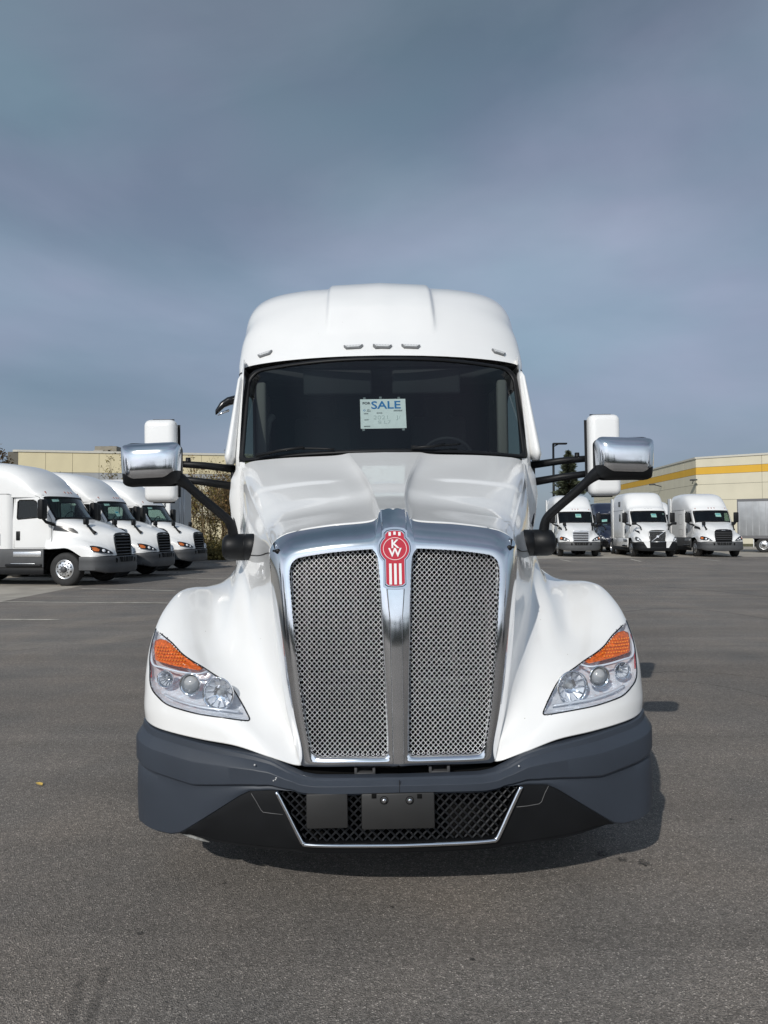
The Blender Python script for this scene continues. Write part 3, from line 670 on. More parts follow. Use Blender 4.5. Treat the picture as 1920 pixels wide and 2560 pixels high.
# ---- wire mesh inserts
openpoly = [(p.x, p.z) for p in ID]
def clip_line(c, slope, poly, step=.006):
    zs = []; x = min(p[0] for p in poly) - .01; xm = max(p[0] for p in poly) + .01; runs = []; cur = []
    while x < xm:
        z = c + slope * x
        if inpoly(x, z, poly): cur.append((x, z))
        elif cur: runs.append(cur); cur = []
        x += step
    if cur: runs.append(cur)
    return runs
mesh = MB(); PITCHW = .0190; slope = 1.08
for fam in (1, -1):
    n0 = 0
    c = -1.0
    while c < 3.2:
        for run in clip_line(c, fam * slope, openpoly):
            if len(run) < 2: continue
            pts = []
            for (x, z) in run:
                ph = ((z - fam * slope * x) * 0 + (z + fam * slope * x)) / (PITCHW * 2 * 1.25) * 2 * math.pi
                pts.append(Vector((x, Gy(x, z) + .022 + .0018 * fam * math.sin(ph), z)))
            mesh.tube(pts, .00155, 4, cap=False)
        c += PITCHW * 1.25
me0 = mesh.build('grille_mesh', WIRE, hero, fix=False)
mbm = MB(); mbm.v = [Vector((-v.x, v.y, v.z)) for v in mesh.v]; mbm.f = [f[::-1] for f in mesh.f]; mbm.build('grille_mesh', WIRE, hero, fix=False)
# folded wire edge round each insert
for sg in (1, -1):
    MB().tube([(sg * (p.x + (cen.x - p.x) * .012), Gy(p.x, p.z) + .022, p.z + (cen.z - p.z) * .006) for p in ID] + [(sg * ID[0].x, Gy(ID[0].x, ID[0].z) + .022, ID[0].z)], .0042, 6, cap=False).build('mesh_edge_wire', WIRE, hero, fix=False)
# radiator behind
rad = MB(); rad.box(-.56, .56, .62, .66, .55, 1.60)
rad.build('radiator', MATTE, hero, smooth=False)
fn = MB(); z = .6
while z < 1.55:
    fn.box(-.5, .5, .585, .605, z, z + .006); z += .03
for x in (-.45, -.2, .05, .3, .47): fn.box(x, x + .02, .57, .61, .58, 1.56)
fn.build('radiator_fins', mat('fin_grey', (.02, .018, .018), .6, noise=(5, .5)), hero, smooth=False)
mb = MB()
for (z, x0, x1) in ((.95, -.3, -.05), (.88, -.33, -.1), (.9, .12, .4), (.8, .1, .36), (1.0, .2, .38)): mb.rbox(x0, x1, .5, .53, z, z + .012, .003)
mb.build('cooler_pipes', mat('pipe_dull', (.05, .048, .048), .5, metal=.6), hero)['kind'] = 'stuff'

# ---- emblem
EZ = hpG(982, 1371).z
def Em(x, v, h): z = EZ + v * .95; return Vector((x, surr_y(0, z, .3, -.01) - .014 - h, z))
def emblem_outline(r, sw, tw, top, bot, rc=.012):
    pts = []
    a1 = math.asin(tw / r); a2 = math.asin(sw / r)
    for k in range(9): x = -tw + rc * 0 + 2 * tw * k / 8; pts.append((x, top - .010 * (x / tw) ** 2 - (.008 if k in (0, 8) else 0)))
    for k in range(17): a = R(90) - a1 - (R(180) - a1 - a2) * k / 16; pts.append((r * math.cos(a), r * math.sin(a)))
    for k in range(9): x = sw - 2 * sw * k / 8; pts.append((x, bot + .006 * (x / sw) ** 2 + (.006 if k in (0, 8) else 0)))
    for k in range(17): a = R(270) - a2 - (R(180) - a1 - a2) * k / 16; pts.append((r * math.cos(a), r * math.sin(a)))
    return pts
emb = empty('emblem', (0, 0, 0), 0, hero)
MB().prism(emblem_outline(.079, .054, .056, .100, -.186), Em, -.02, .004).build('emblem_plinth', CHROME, emb, angle=30)
MB().prism(emblem_outline(.0705, .0465, .0475, .0905, -.176), Em, .003, .0055).build('emblem_rim', BLACKG, emb, angle=30)
MB().prism(emblem_outline(.0675, .044, .045, .0875, -.173), Em, .003, .0075).build('emblem_border', CHROME, emb, angle=30)
MB().prism(emblem_outline(.0635, .0405, .0415, .0835, -.1695), Em, .003, .009).build('emblem_plate', RED, emb, angle=30)
mb = MB(); n = 48; rws = []
for rr in (.0495, .0525): rws.append([Em(rr * math.cos(2 * math.pi * k / n), rr * math.sin(2 * math.pi * k / n), .0108) for k in range(n)])
mb.grid(rws, closed=True).build('emblem_ring', mat('ring_pink', (.80, .55, .55), .3), emb)
for x in (-.0215, 0, .0215):
    MB().prism([(x - .0055, -.068), (x + .0055, -.068), (x + .0055, -.163), (x - .0055, -.163)], Em, .009, .0108).build('emblem_stripe', EWHITE, emb, smooth=False)
    MB().prism([(x - .0052, .079 - abs(x) * .1), (x + .0052, .079 - abs(x) * .1), (x + .0052, .064 - abs(x) * .2), (x - .0052, .064 - abs(x) * .2)], Em, .009, .0108).build('emblem_stripe', EWHITE, emb, smooth=False)
tilt = math.atan2((Em(0, .05, 0) - Em(0, -.05, 0)).y, (Em(0, .05, 0) - Em(0, -.05, 0)).z)
for s_, v_ in (('K', .020), ('W', -.019)):
    text('emblem_letter', s_, .053, EWHITE, emb, Matrix.Translation(Em(0, v_, .0105)) @ Matrix.Rotation(R(90) - tilt, 4, 'X'), bold=.0012)

# ---- hood
def fr(k, dy=.006):
    p = OUT[k]; return Vector((p.x, surr_y(p.x, p.z, 0, REC[k]) + dy, p.z))
V3 = lambda *a: Vector(a)
C = [
 [fr(0), V3(0, .85, 1.832), V3(0, 1.15, 1.925), V3(0, 1.45, 2.015), V3(0, 1.75, 2.11), V3(0, 2.02, 2.198)],
 [fr(1), V3(.080, .85, 1.830), V3(.105, 1.15, 1.922), V3(.145, 1.45, 2.01), V3(.20, 1.75, 2.105), V3(.25, 2.03, 2.195)],
 [fr(2), V3(.125, .85, 1.795), V3(.165, 1.15, 1.885), V3(.215, 1.45, 1.975), V3(.29, 1.75, 2.075), V3(.36, 2.04, 2.18)],
 [fr(3), V3(.36, .85, 1.762), V3(.42, 1.15, 1.862), V3(.49, 1.45, 1.96), V3(.57, 1.78, 2.065), V3(.66, 2.09, 2.175)],
 [fr(4), V3(.55, .85, 1.728), V3(.62, 1.15, 1.83), V3(.71, 1.45, 1.935), V3(.80, 1.8, 2.05), V3(.88, 2.17, 2.168)],
 [fr(5), V3(.62, .85, 1.700), V3(.70, 1.15, 1.80), V3(.80, 1.45, 1.915), V3(.90, 1.85, 2.04), V3(.98, 2.23, 2.16)],
 [fr(6), V3(.665, .83, 1.655), V3(.755, 1.15, 1.755), V3(.855, 1.5, 1.87), V3(.96, 1.9, 2.01), V3(1.05, 2.30, 2.14)],
 [fr(7), V3(.69, .8, 1.58), V3(.79, 1.15, 1.67), V3(.89, 1.5, 1.77), V3(.99, 1.95, 1.89), V3(1.075, 2.36, 2.00)],
 [fr(9), V3(.685, .7, 1.38), V3(.795, 1.05, 1.46), V3(.91, 1.45, 1.53), V3(1.01, 1.95, 1.60), V3(1.08, 2.4, 1.66)],
 [fr(10), V3(.63, .52, 1.165), V3(.745, .80, 1.27), V3(.885, 1.16, 1.39), V3(1.00, 1.8, 1.43), V3(1.08, 2.4, 1.45)],
 [fr(11), V3(.60, .36, .96), V3(.725, .56, 1.115), V3(.865, .86, 1.275), V3(1.01, 1.45, 1.375), V3(1.10, 2.3, 1.28)],
 [fr(12), V3(.59, .25, .83), V3(.745, .42, 1.00), V3(.89, .70, 1.175), V3(1.06, 1.3, 1.365), V3(1.16, 2.1, 1.10)],
 [fr(14), V3(.60, .19, .77), V3(.785, .34, .95), V3(.93, .60, 1.13), V3(1.10, 1.2, 1.35), V3(1.19, 1.95, .90)],
 [V3(.54, .125, .668), V3(.68, .195, .80), V3(.84, .31, .96), V3(.975, .56, 1.135), V3(1.125, 1.1, 1.335), V3(1.20, 1.78, 1.02)],
 [V3(.70, .165, .715), V3(.785, .215, .82), V3(.90, .31, .965), V3(1.015, .53, 1.12), V3(1.145, 1.0, 1.305), V3(1.20, 1.45, 1.095)],
 [V3(.86, .225, .735), V3(.915, .265, .83), V3(.985, .34, .955), V3(1.065, .52, 1.09), V3(1.165, .90, 1.245), V3(1.20, 1.18, 1.08)],
 [V3(1.00, .30, .752), V3(1.035, .335, .84), V3(1.075, .40, .945), V3(1.115, .54, 1.055), V3(1.185, .82, 1.165), V3(1.205, .99, 1.0)],
 [V3(1.10, .385, .762), V3(1.125, .415, .84), V3(1.145, .465, .93), V3(1.165, .565, 1.01), V3(1.197, .745, 1.07), V3(1.21, .87, .87)],
 [V3(1.165, .475, .775), V3(1.178, .495, .83), V3(1.187, .53, .89), V3(1.195, .585, .945), V3(1.207, .69, .97), V3(1.21, .81, .73)],
 [V3(1.195, .58, .78), V3(1.20, .60, .81), V3(1.204, .625, .84), V3(1.208, .655, .86), V3(1.211, .71, .86), V3(1.212, .79, .62)],
]
for i_, row in enumerate(C):
    for j_, q in enumerate(row):
        if i_ >= 9 and j_ >= 2:
            q = row[j_] = Vector((q.x, q.y, q.z + interp([.95, 1.06, 1.13, 1.2], [-.055, -.035, .0, .045], q.x) * max(0, min(1, (q.z - .95) / .2)) * min(1, (i_ - 8) / 3)))
        if i_ >= 13 or j_ > 0:
            q = Vector((q.x + .022 * max(0, min(1, (q.x - 1.05) / .08)) * max(0, min(1, (q.z - .92) / .12)), q.y, q.z))
            g_ = .125 * (min(q.x, 1.2) / 1.2) ** 3 * max(0, 1 - q.y / 1.3)
            row[j_] = Vector((q.x * (1 + .012 * min(1, max(0, (q.x - .6) / .5)) * (1 if q.z < 1.5 else 0)), q.y - g_, q.z))
def lerprow(a, b, f): return [x.lerp(y, f) for x, y in zip(a, b)]
CX = []
for i_, row in enumerate(C):
    if i_ in (1, 6): CX.append(lerprow(C[i_ - 1], row, .88))
    CX.append(row)
    if i_ in (1, 6): CX.append(lerprow(row, C[i_ + 1], .12))
HG = netgrid(CX, 170, 96)
def sst(x): x = max(0, min(1, x)); return x * x * (3 - 2 * x)
for i_ in range(170):
    su = i_ / 169 * (len(CX) - 1)
    for j_ in range(96):
        v_ = j_ / 95
        wnd = sst((su - 4.3) / .35) * sst((8.2 - su) / .5)
        d_ = -.009 * sst((.60 - v_) / .035) * sst(v_ / .42) * wnd
        HG[i_][j_] = HG[i_][j_] + Vector((0, 0, d_))
# bulge creases, pressed hood panel and headlight pocket relief
nv = len(HG[0])
full = [[Vector((-p.x, p.y, p.z)) for p in r] for r in HG[:0:-1]] + HG
hb = MB(); hb.grid(full)
bvh = BVHTree.FromPolygons([tuple(v) for v in hb.v], hb.f)
cam_l = HI @ Vector((0, 0, CAM_H))
def hit(px, py):
    d = ((HI.to_3x3()) @ (CAMROT @ Vector(((px - 960) / FPX, -(py - 1280) / FPX, -1)))).normalized()
    r_ = bvh.ray_cast(cam_l, d)[0]
    if r_ is None and abs(px - 1480) > 30: return hit(px - 3, py)
    return r_
hl_px = [(1569,1552),(1552,1568),(1533,1586),(1521,1601),(1510,1615),(1490,1632),(1463,1650),(1440,1667),(1422,1680),(1406,1693),(1394,1706),(1382,1727),(1372,1748),(1364,1766),(1358,1784),
         (1372,1786),(1420,1778),(1477,1767),(1515,1756),(1547,1744),(1563,1734),(1576,1720),(1588,1702),(1592,1680),(1590,1650),(1587,1620),(1583,1590),(1578,1568)]
HL = [hit(*p) for p in hl_px]; HL = [p for p in HL if p]
print('headlight pts', len(HL), 'of', len(hl_px), HL[0], HL[14])
hlp = [(p.x, p.z) for p in HL]
keep, lensf = [], []
for f in hb.f:
    c = sum((hb.v[i] for i in f), Vector()) / 4
    if c.y < .75 and inpoly(abs(c.x), c.z, hlp): lensf.append(f)
    else: keep.append(f)
lipb = len(hb.v); nfull = len(full)
for r_ in full: q = r_[0]; hb.v.append(Vector((q.x * .985, q.y + .045, q.z + .01)))
for i in range(nfull - 1): keep.append([i * nv, (i + 1) * nv, lipb + i + 1, lipb + i])
hood = MB(); hood.v = hb.v; hood.f = keep
hood_o = hood.build('hood', WHITE, hero)
# seam between hood top and wing
sm = [gridsample(HG, (10.9 + v_ / 12 * .9) / (len(CX) - 1), v_ / 12 * .42) + Vector((.0015, -.001, .001)) for v_ in range(13)]
for sg in (1, -1):
    if len(sm) > 1: MB().tube([(sg * p.x, p.y - .001, p.z + .001) for p in sm], .0022, 6).build('panel_seam', GAP, hood_o)
# headlights
for sg in (1, -1):
    hd = empty('headlight', (0, 0, 0), 0, hero)
    HLs = [Vector((p.x * sg, p.y, p.z)) for p in HL]
    loop = HLs + [HLs[0]]
    MB().tube(cr(loop, 120), .0034, 6, cap=False).build('seal', BLACKG, hd)
    # lens: hood faces inside the outline, kept as glass
    lb = MB(); lb.v = [v.copy() + Vector((0, -.004, 0)) for v in hb.v[:lipb]]; lb.f = [f for f in lensf if lb.v[f[0]].x * sg > 0]
    used = sorted({i for f in lb.f for i in f}); mp_ = {a: b for b, a in enumerate(used)}
    l2 = MB(); l2.v = [lb.v[i] for i in used]; l2.f = [[mp_[i] for i in f] for f in lb.f]
    l2.build('lens_cover', GLASSC, hd)
    # bucket
    cenh = sum(HLs, Vector()) / len(HLs)
    rows = []
    for (sh, dy) in ((0, 0), (.01, .015), (.03, .032), (.07, .042)):
        rows.append([p + (cenh - p) * sh + Vector((0, dy - .3 * 0 , 0)) for p in HLs])
    fl = [p + (cenh - p) * .999 + Vector((0, .085, 0)) for p in HLs]
    for k in (1, 2, 3): rows.append([p + (cenh - p) * (.07 + .92 * k / 3) + Vector((0, .042 + .006 * math.sin(k * 2), 0)) for p in HLs])
    MB().grid(rows, closed=True).build('bucket', BUCKET, hd)
    def hs(px, py, dy):
        p = hit(px, py); return Vector((p.x * sg, p.y + dy, p.z))
    ax = Vector((.22 * sg, -1, .0)).normalized(); Mx = Vector((0, -1, 0)).rotation_difference(ax).to_matrix()
    for (px, py, r_, kind) in ((1431, 1719, .070, 'main'), (1499, 1693, .046, 'proj'), (1556, 1677, .037, 'small')):
        c_ = hs(px, py, .026)
        if kind == 'proj':
            MB().lathe([(r_ * 1.1, -.012), (r_ * 1.12, -.018), (r_ * 1.0, -.020), (r_ * .9, -.008), (r_ * .78, .0)], 40, c_, 'Y', Mx).build('reflector', CHROME, hd)
            MB().lathe([(r_ * .80, .0), (r_ * .78, -.008), (r_ * .6, -.020), (r_ * .3, -.028), (.0005, -.030)], 40, c_, 'Y', Mx).build('projector', LENS, hd)
        else:
            MB().lathe([(r_ * 1.06, -.012), (r_ * 1.08, -.022), (r_ * 1.0, -.022), (r_ * .97, -.012), (r_ * .8, .008), (r_ * .5, .022), (r_ * .2, .028)], 40, c_, 'Y', Mx).build('reflector', REFL, hd)
            fa = MB()
            for k in range(12):
                a0 = k * math.pi / 6
                for (ra, rb, h0, h1) in ((.50, .93, .012, -.008),):
                    P = []
                    for (rr, hh, aa) in ((ra, h0 + .008, a0), (rb, h1, a0), (rb, h1 - .001, a0 + .40), (ra, h0 - .006, a0 + .40)):
                        P.append(Mx @ Vector((r_ * rr * math.cos(aa), hh, r_ * rr * math.sin(aa))) + c_)
                    b_ = len(fa.v); fa.v += P; fa.f.append([b_, b_ + 1, b_ + 2, b_ + 3])
            fa.build('facet_ring', SILVER, hd, smooth=False, fix=False)
            MB().lathe([(.0005, -.010), (r_ * .13, -.008), (r_ * .2, .0), (r_ * .22, .028)], 20, c_, 'Y', Mx).build('bulb', LENS, hd)
    # amber indicator
    amb_px = [(1563, 1578), (1548, 1582), (1533, 1594), (1521, 1608), (1512, 1620), (1492, 1636), (1464, 1655), (1474, 1660), (1500, 1654), (1540, 1644), (1572, 1633), (1578, 1628), (1577, 1600), (1573, 1582)]
    ap = [hit(*p) for p in amb_px]; am = MB(); ac = sum(ap, Vector()) / len(ap)
    rows = [[Vector((p.x * sg, p.y + .024, p.z)) for p in ap], [Vector((p.x * sg, p.y + .012, p.z)) for p in ap], [Vector(((p.x + (ac.x - p.x) * .08) * sg, p.y + (ac.y - p.y) * .08 + .008, p.z + (ac.z - p.z) * .08)) for p in ap]]
    for k in (1, 2, 3, 4): rows.append([Vector(((p.x + (ac.x - p.x) * (.08 + .915 * k / 4)) * sg, p.y + (ac.y - p.y) * (.08 + .915 * k / 4) + .010, p.z + (ac.z - p.z) * (.08 + .915 * k / 4))) for p in ap])
    MB().grid(rows, closed=True).build('indicator', AMBER, hd)
    dots = MB(); dl = MB()
    pl = [(p.x, p.z) for p in ap]
    for i in range(14):
        for j in range(12):
            x = 1.0 + .015 * i + (0.0) ; z = 0.96 + .012 * j
            if inpoly(x, z, pl) and inpoly(x + .008, z, pl) and inpoly(x, z - .007, pl):
                r0 = bvh.ray_cast(Vector((x, -.5, z)), Vector((0, 1, 0)))[0]
                if r0: dots.lathe([(.0045, .012), (.003, .006), (.0003, .004)], 6, (r0.x * sg, r0.y - .002, r0.z))
    if dots.v: dots.build('indicator_leds', mat('amber_bright', (.95, .30, .03), .15, coat=1.0), hd)
    # white light guide under the indicator and the red outer reflector
    g = [hs(*p, .016) for p in ((1455, 1663), (1480, 1668), (1520, 1662), (1560, 1650), (1583, 1641), (1585, 1615), (1580, 1588))]
    MB().tube(cr(g, 30), .0065, 6, sy=.7).build('light_guide', mat('guide_white', (.72, .75, .80), .25), hd)
    g = [hs(*p, .012) for p in ((1580, 1580), (1585, 1610), (1589, 1640), (1590, 1672))]
    MB().tube(cr(g, 16), .0035, 6).build('side_reflector', REDLENS, hd)
    g = [hs(*p, .03) for p in ((1385, 1768), (1430, 1761), (1480, 1752), (1530, 1736), (1565, 1718))]
    MB().tube(cr(g, 24), .010, 6, sy=.5).build('lower_trim', SILVER, hd)

# ---- bumper
BP = cr([V3(0, 0, 0), V3(.3, .010, 0), V3(.5, .036, 0), V3(.7, .078, 0), V3(.88, .14, 0), V3(1.03, .215, 0), V3(1.15, .295, 0), V3(1.215, .39, 0), V3(1.238, .52, 0), V3(1.24, .80, 0)], 91)
def bp_at(x):
    for i in range(len(BP) - 1):
        if BP[i + 1].x >= x or i == len(BP) - 2:
            f = (x - BP[i].x) / max(1e-6, BP[i + 1].x - BP[i].x); f = max(0, min(1, f)); p = BP[i].lerp(BP[i + 1], f); t = (BP[i + 1] - BP[i]).normalized(); return p, Vector((t.y, -t.x, 0))
def by(x): return bp_at(abs(x))[0].y
BT = ([0, .36, .42, .48, .55, .62, .70, .86, 1.0, 1.1, 1.165, 1.2], [.604, .604, .612, .636, .672, .690, .703, .722, .739, .750, .762, .775])
BBm = ([0, .55, .64, .69, .97, 1.02, 1.1, 1.2], [.553, .553, .545, .520, .325, .308, .305, .318])
FL = ([0, .4, .8, .97, 1.0], [.283, .285, .300, .318, .325])
rows = []
for i in range(len(BP)):
    p = BP[i]; t = (BP[min(i + 1, 90)] - BP[max(i - 1, 0)]).normalized(); n = Vector((t.y, -t.x, 0))
    x = p.x; zt = interp(*BT, x) ; zb = interp(*BBm, x); k = interp([0, .45, .6, .9], [.30, .34, .62, 1.0], x)
    if x > 1.19: zb = interp([.3, .5, .8], [.306, .325, .345], p.y)
    lv = [(-.09, zt - .004), (-.036, zt - .002), (-.030, zt - .006), (-.026, zt - .030 * k), (-.022, zt - .034 * k), (.003, zt - .074 * k), (.0045, zt - .080 * k), (.004, zt - .170 * k), (.001, zt - .176 * k), (-.011, zt - .182 * k), (-.012, zt - .19 * k - .002)]
    zl = lv[-1][1]; zb_ = min(zb, zl - .003)
    lv += [(-.012 + .008 * min(1, max(0, (x - 1.0) / .15)) + .004 * math.sin(math.pi * f), zl + (zb_ - zl) * f) for f in (.1, .3, .5, .7, .9, .97)] + [(-.017, zb_), (-.035, zb_ - .002), (-.09, zb_ + .004)]
    rows.append([Vector((p.x + n.x * o_, p.y + n.y * o_, z)) for (o_, z) in lv])
mb = MB(); full = [[Vector((-q.x, q.y, q.z)) for q in r] for r in rows[:0:-1]] + rows
bump = mb.grid(full).build('bumper', SLATE, hero, angle=18)
MB().box(-.0012, .0012, -.0045, .01, .553, .601).build('panel_seam', GAP, bump)
# stone chips
mb = MB()
for (px, py) in ((693, 1938), (695, 1934), (640, 1906), (688, 1941), (1291, 1905)):
    q = hp(px, py, .09)
    mb.lathe([(.0002, -.002), (.0035, -.001), (.004, .004)], 7, (q.x, by(q.x) - .004, q.z))
mb.build('stone_chip', mat('chip_white', (.5, .5, .5), .7), bump)
# ---- black fascia with opening
rows = []
xs = [i * .0125 for i in range(82)]
def fas_hi(x): return interp([0, .395, .42, .525, .56, .64, .69, .97, 1.01], [.338, .338, .352, .553, .556, .548, .523, .328, .322], x)
for x in xs:
    p, n = bp_at(x); zh = fas_hi(x); zl = min(interp(*FL, x), zh - .002); rw = []
    ins = interp([0, .64, .97], [-.016, -.016, -.017], x)
    for (o_, f) in ((-.05, 1.0), (ins - .002, 1.0), (ins, .97), (ins + .002, .75), (ins + .002, .5), (ins + .001, .3)): rw.append((o_, zl + .022 + (zh - zl - .022) * f if zh - zl > .03 else zl + (zh - zl) * f))
    rw += [(ins - .004, zl + min(.022, (zh - zl) * .25)), (ins - .014, zl + min(.018, (zh - zl) * .2)), (ins - .014, zl + .004), (ins - .03, zl), (ins - .25, zl + .01)]
    rows.append([Vector((p.x + n.x * o_, p.y + n.y * o_, z)) for (o_, z) in rw])
full = [[Vector((-q.x, q.y, q.z)) for q in r] for r in rows[:0:-1]] + rows
fas = MB().grid(full).build('lower_fascia', BLACK, hero, angle=35)
for sg in (1, -1):  # tow eye cover line
    pts = [(.552, .548), (.548, .478), (.60, .470), (.635, .468), (.655, .48), (.695, .51)]
    if sg > 0: pts = [(.500, .462), (.545, .462), (.60, .466), (.612, .474), (.628, .51), (.645, .538)]
    else: pts = [(.495, .452), (.545, .455), (.580, .458), (.590, .468), (.612, .505), (.632, .535)]
    MB().tube([(sg * x, by(x) + .013, z) for x, z in pts], .0016, 5).build('cover_seam', mat('seam_worn', (.10, .10, .10), .6), fas)
# scuffed lower corner (left)
sc_ = MB()
sc_.tube([(-.98 + .03 * k, by(.98 - .03 * k) + .040, .317 - .004 * k) for k in range(6)], [.002, .008, .010, .009, .007, .002], 6, sy=.8)
sc_.build('scuffed_edge', mat('scuff_grey', (.20, .20, .19), .8, noise=(40, .5)), fas)
# chrome strip round the opening
tp = [(-.520, .551), (-.475, .465), (-.418, .354), (-.405, .341), (-.385, .334), (-.2, .332), (0, .331), (.2, .332), (.385, .334), (.405, .341), (.418, .354), (.475, .465), (.520, .551)]
MB().tube([(x, by(x) + .004, z) for x, z in [tuple(v)[:2] for v in cr([(a, b, 0) for a, b in tp], 90)]], .0098, 8, sy=.9).build('chrome_strip', CHROME, hero)
# lower lattice
trap = [(-.515, .552), (.515, .552), (.412, .36), (.38, .338), (-.38, .338), (-.412, .36)]
lat = MB()
for fam in (1, -1):
    c = -1.2
    while c < 1.6:
        for run in clip_line(c, fam * 1.0, trap, .008):
            if len(run) < 2: continue
            run = [run[0], run[-1]] if len(run) < 5 else run[::4] + [run[-1]]
            lat.tube([(x, by(x) + .030 + .002 * fam, z) for x, z in run], .0038, 4, cap=False, sy=1.0)
            lat.tube([(x, by(x) + .038 + .002 * fam, z) for x, z in run], .0030, 4, cap=False, sy=1.0)
        c += .0385
lat.build('lower_mesh', mat('lattice_black', (.012, .013, .015), .35), hero, fix=False)
MB().box(-.56, .56, .15, .17, .30, .60).build('intake_back', MATTE, hero, smooth=False)
# plate bracket and sensor cover
def flatbox(name, px0, py0, px1, py1, y, th, m, r=.006):
    a_ = hp(px0, py0, y); b_ = hp(px1, py1, y); return MB().rbox(min(a_.x, b_.x), max(a_.x, b_.x), y, y + th, min(a_.z, b_.z), max(a_.z, b_.z), r).build(name, m, hero, angle=30)
PLB = mat('plate_black', (.020, .020, .020), .55, noise=(4, .2), bump=(400, .2, .0005))
flatbox('sensor_cover', 765, 1986, 870, 2071, .004, .02, PLB)
pb_ = flatbox('plate_bracket', 903, 1985, 1088, 2072, -.004, .018, PLB, .008)
for px in (960.5, 1024.5):
    q = hp(px, 2001, -.006)
    MB().lathe([(.017, .003), (.0175, -.0015), (.0155, -.002), (.014, .001), (.0125, .002)], 24, (q.x, -.004, q.z)).build('bolt_cup', MATTE, pb_)
    MB().lathe([(.0095, .0), (.0095, -.004), (.0075, -.0075), (.0045, -.0085), (.0003, -.009)], 20, (q.x, -.006, q.z)).build('bolt', CHROME, pb_)
for px in (935, 1049):
    q = hp(px, 1991, -.006); MB().rbox(q.x - .010, q.x + .010, -.0065, 0, q.z - .009, q.z + .009, .001).rbox(q.x - .006, q.x + .006, -.0075, 0, q.z - .006, q.z + .006, .001).build('latch', MATTE, pb_)
# dark engine bay behind the gap, brackets
MB().box(-.60, .60, .30, .34, .42, .80).build('core_support', MATTE, hero, smooth=False)
mb = MB()
for (px) in (890, 935, 1075, 1120):
    q = hp(px, 1933, .13); mb.rbox(q.x - .006, q.x + .006, .10, .2, .595, .625, .002)
for (px) in (912, 1097):
    q = hp(px, 1933, .13); mb.rbox(q.x - .04, q.x + .04, .10, .2, .595, .603, .002)
mb.build('bumper_brackets', mat('bracket_grey', (.05, .05, .052), .6), hero)
# inner wheel wells and front wheels, axle, frame
mb = MB().box(-.95, .95, .5, 2.2, .5, .62).box(-.62, .62, .66, 2.2, .62, 1.4)
mb.build('engine_block', MATTE, hero, smooth=False)
mb = MB()
for sg in (1, -1):
    mb.box(sg * .38 - .04, sg * .38 + .04, .6, 7.2, .62, .88)
mb.tube([(-.95, 1.36, .5), (.95, 1.36, .5)], .07, 8)
mb.build('chassis_frame', MATTE, hero, smooth=False)

def wheel(parent, x, y, r=.505, w=.29, side=-1, dual=False, simple=False):
    wl_ = empty('wheel', (x, y, r), 0, parent)
    s = side
    prof = [(r * .56, -.5 * w), (r * .60, -.52 * w), (r * .80, -.54 * w), (r * .93, -.48 * w), (r * .985, -.40 * w), (r, -.3 * w), (r, .3 * w), (r * .985, .40 * w), (r * .93, .48 * w), (r * .80, .54 * w), (r * .56, .5 * w)]
    MB().lathe(prof, 40 if not simple else 24, (0, 0, 0), 'X').build('tyre', RUBBER, wl_)
    if dual: MB().lathe(prof, 24, (-s * (w + .05), 0, 0), 'X').build('inner_tyre', RUBBER, wl_)
    o_ = s * w * .5
    d_ = .07 if dual else -.02       # drive wheels are dished inwards
    MB().lathe([(r * .585, o_), (r * .575, o_ + s * .012), (r * .55, o_ + s * .008), (r * .53, o_ - s * .03), (r * .50, o_ - s * (.02 + d_)), (r * .42, o_ + s * (.005 - d_)), (r * .34, o_ + s * (.012 - d_)), (r * .24, o_ + s * (.012 - d_)), (r * .20, o_ + s * (.02 - d_))], 36, (0, 0, 0), 'X').build('rim', CHROME2, wl_)
    MB().lathe([(r * .20, o_ - s * .06), (r * .20, o_ + s * (.05 - d_)), (r * .15, o_ + s * (.08 - d_)), (.001, o_ + s * (.085 - d_))], 20, (0, 0, 0), 'X').build('hub', DGREY, wl_)
    if not simple:
        hh = MB()
        for k in range(10):
            a = 2 * math.pi * (k + .5) / 10; hh.lathe([(.001, o_ + s * (.010 - d_)), (.022, o_ + s * (.009 - d_)), (.024, o_ - s * (.01 + d_))], 10, (0, r * .44 * math.cos(a), r * .44 * math.sin(a)), 'X')
        hh.build('hand_holes', MATTE, wl_)['kind'] = 'stuff'
        hh = MB()
        for k in range(10):
            a = 2 * math.pi * k / 10; hh.lathe([(.016, o_ - s * d_), (.015, o_ + s * (.035 - d_)), (.001, o_ + s * (.04 - d_))], 6, (0, r * .285 * math.cos(a), r * .285 * math.sin(a)), 'X')
        hh.build('lug_nuts', DGREY, wl_)['kind'] = 'stuff'
    return wl_
for sg in (1, -1):
    wheel(hero, sg * 1.03, 1.36, side=sg)
    for yy in (5.9, 7.2): wheel(hero, sg * 1.02, yy, side=sg, dual=True, simple=True)

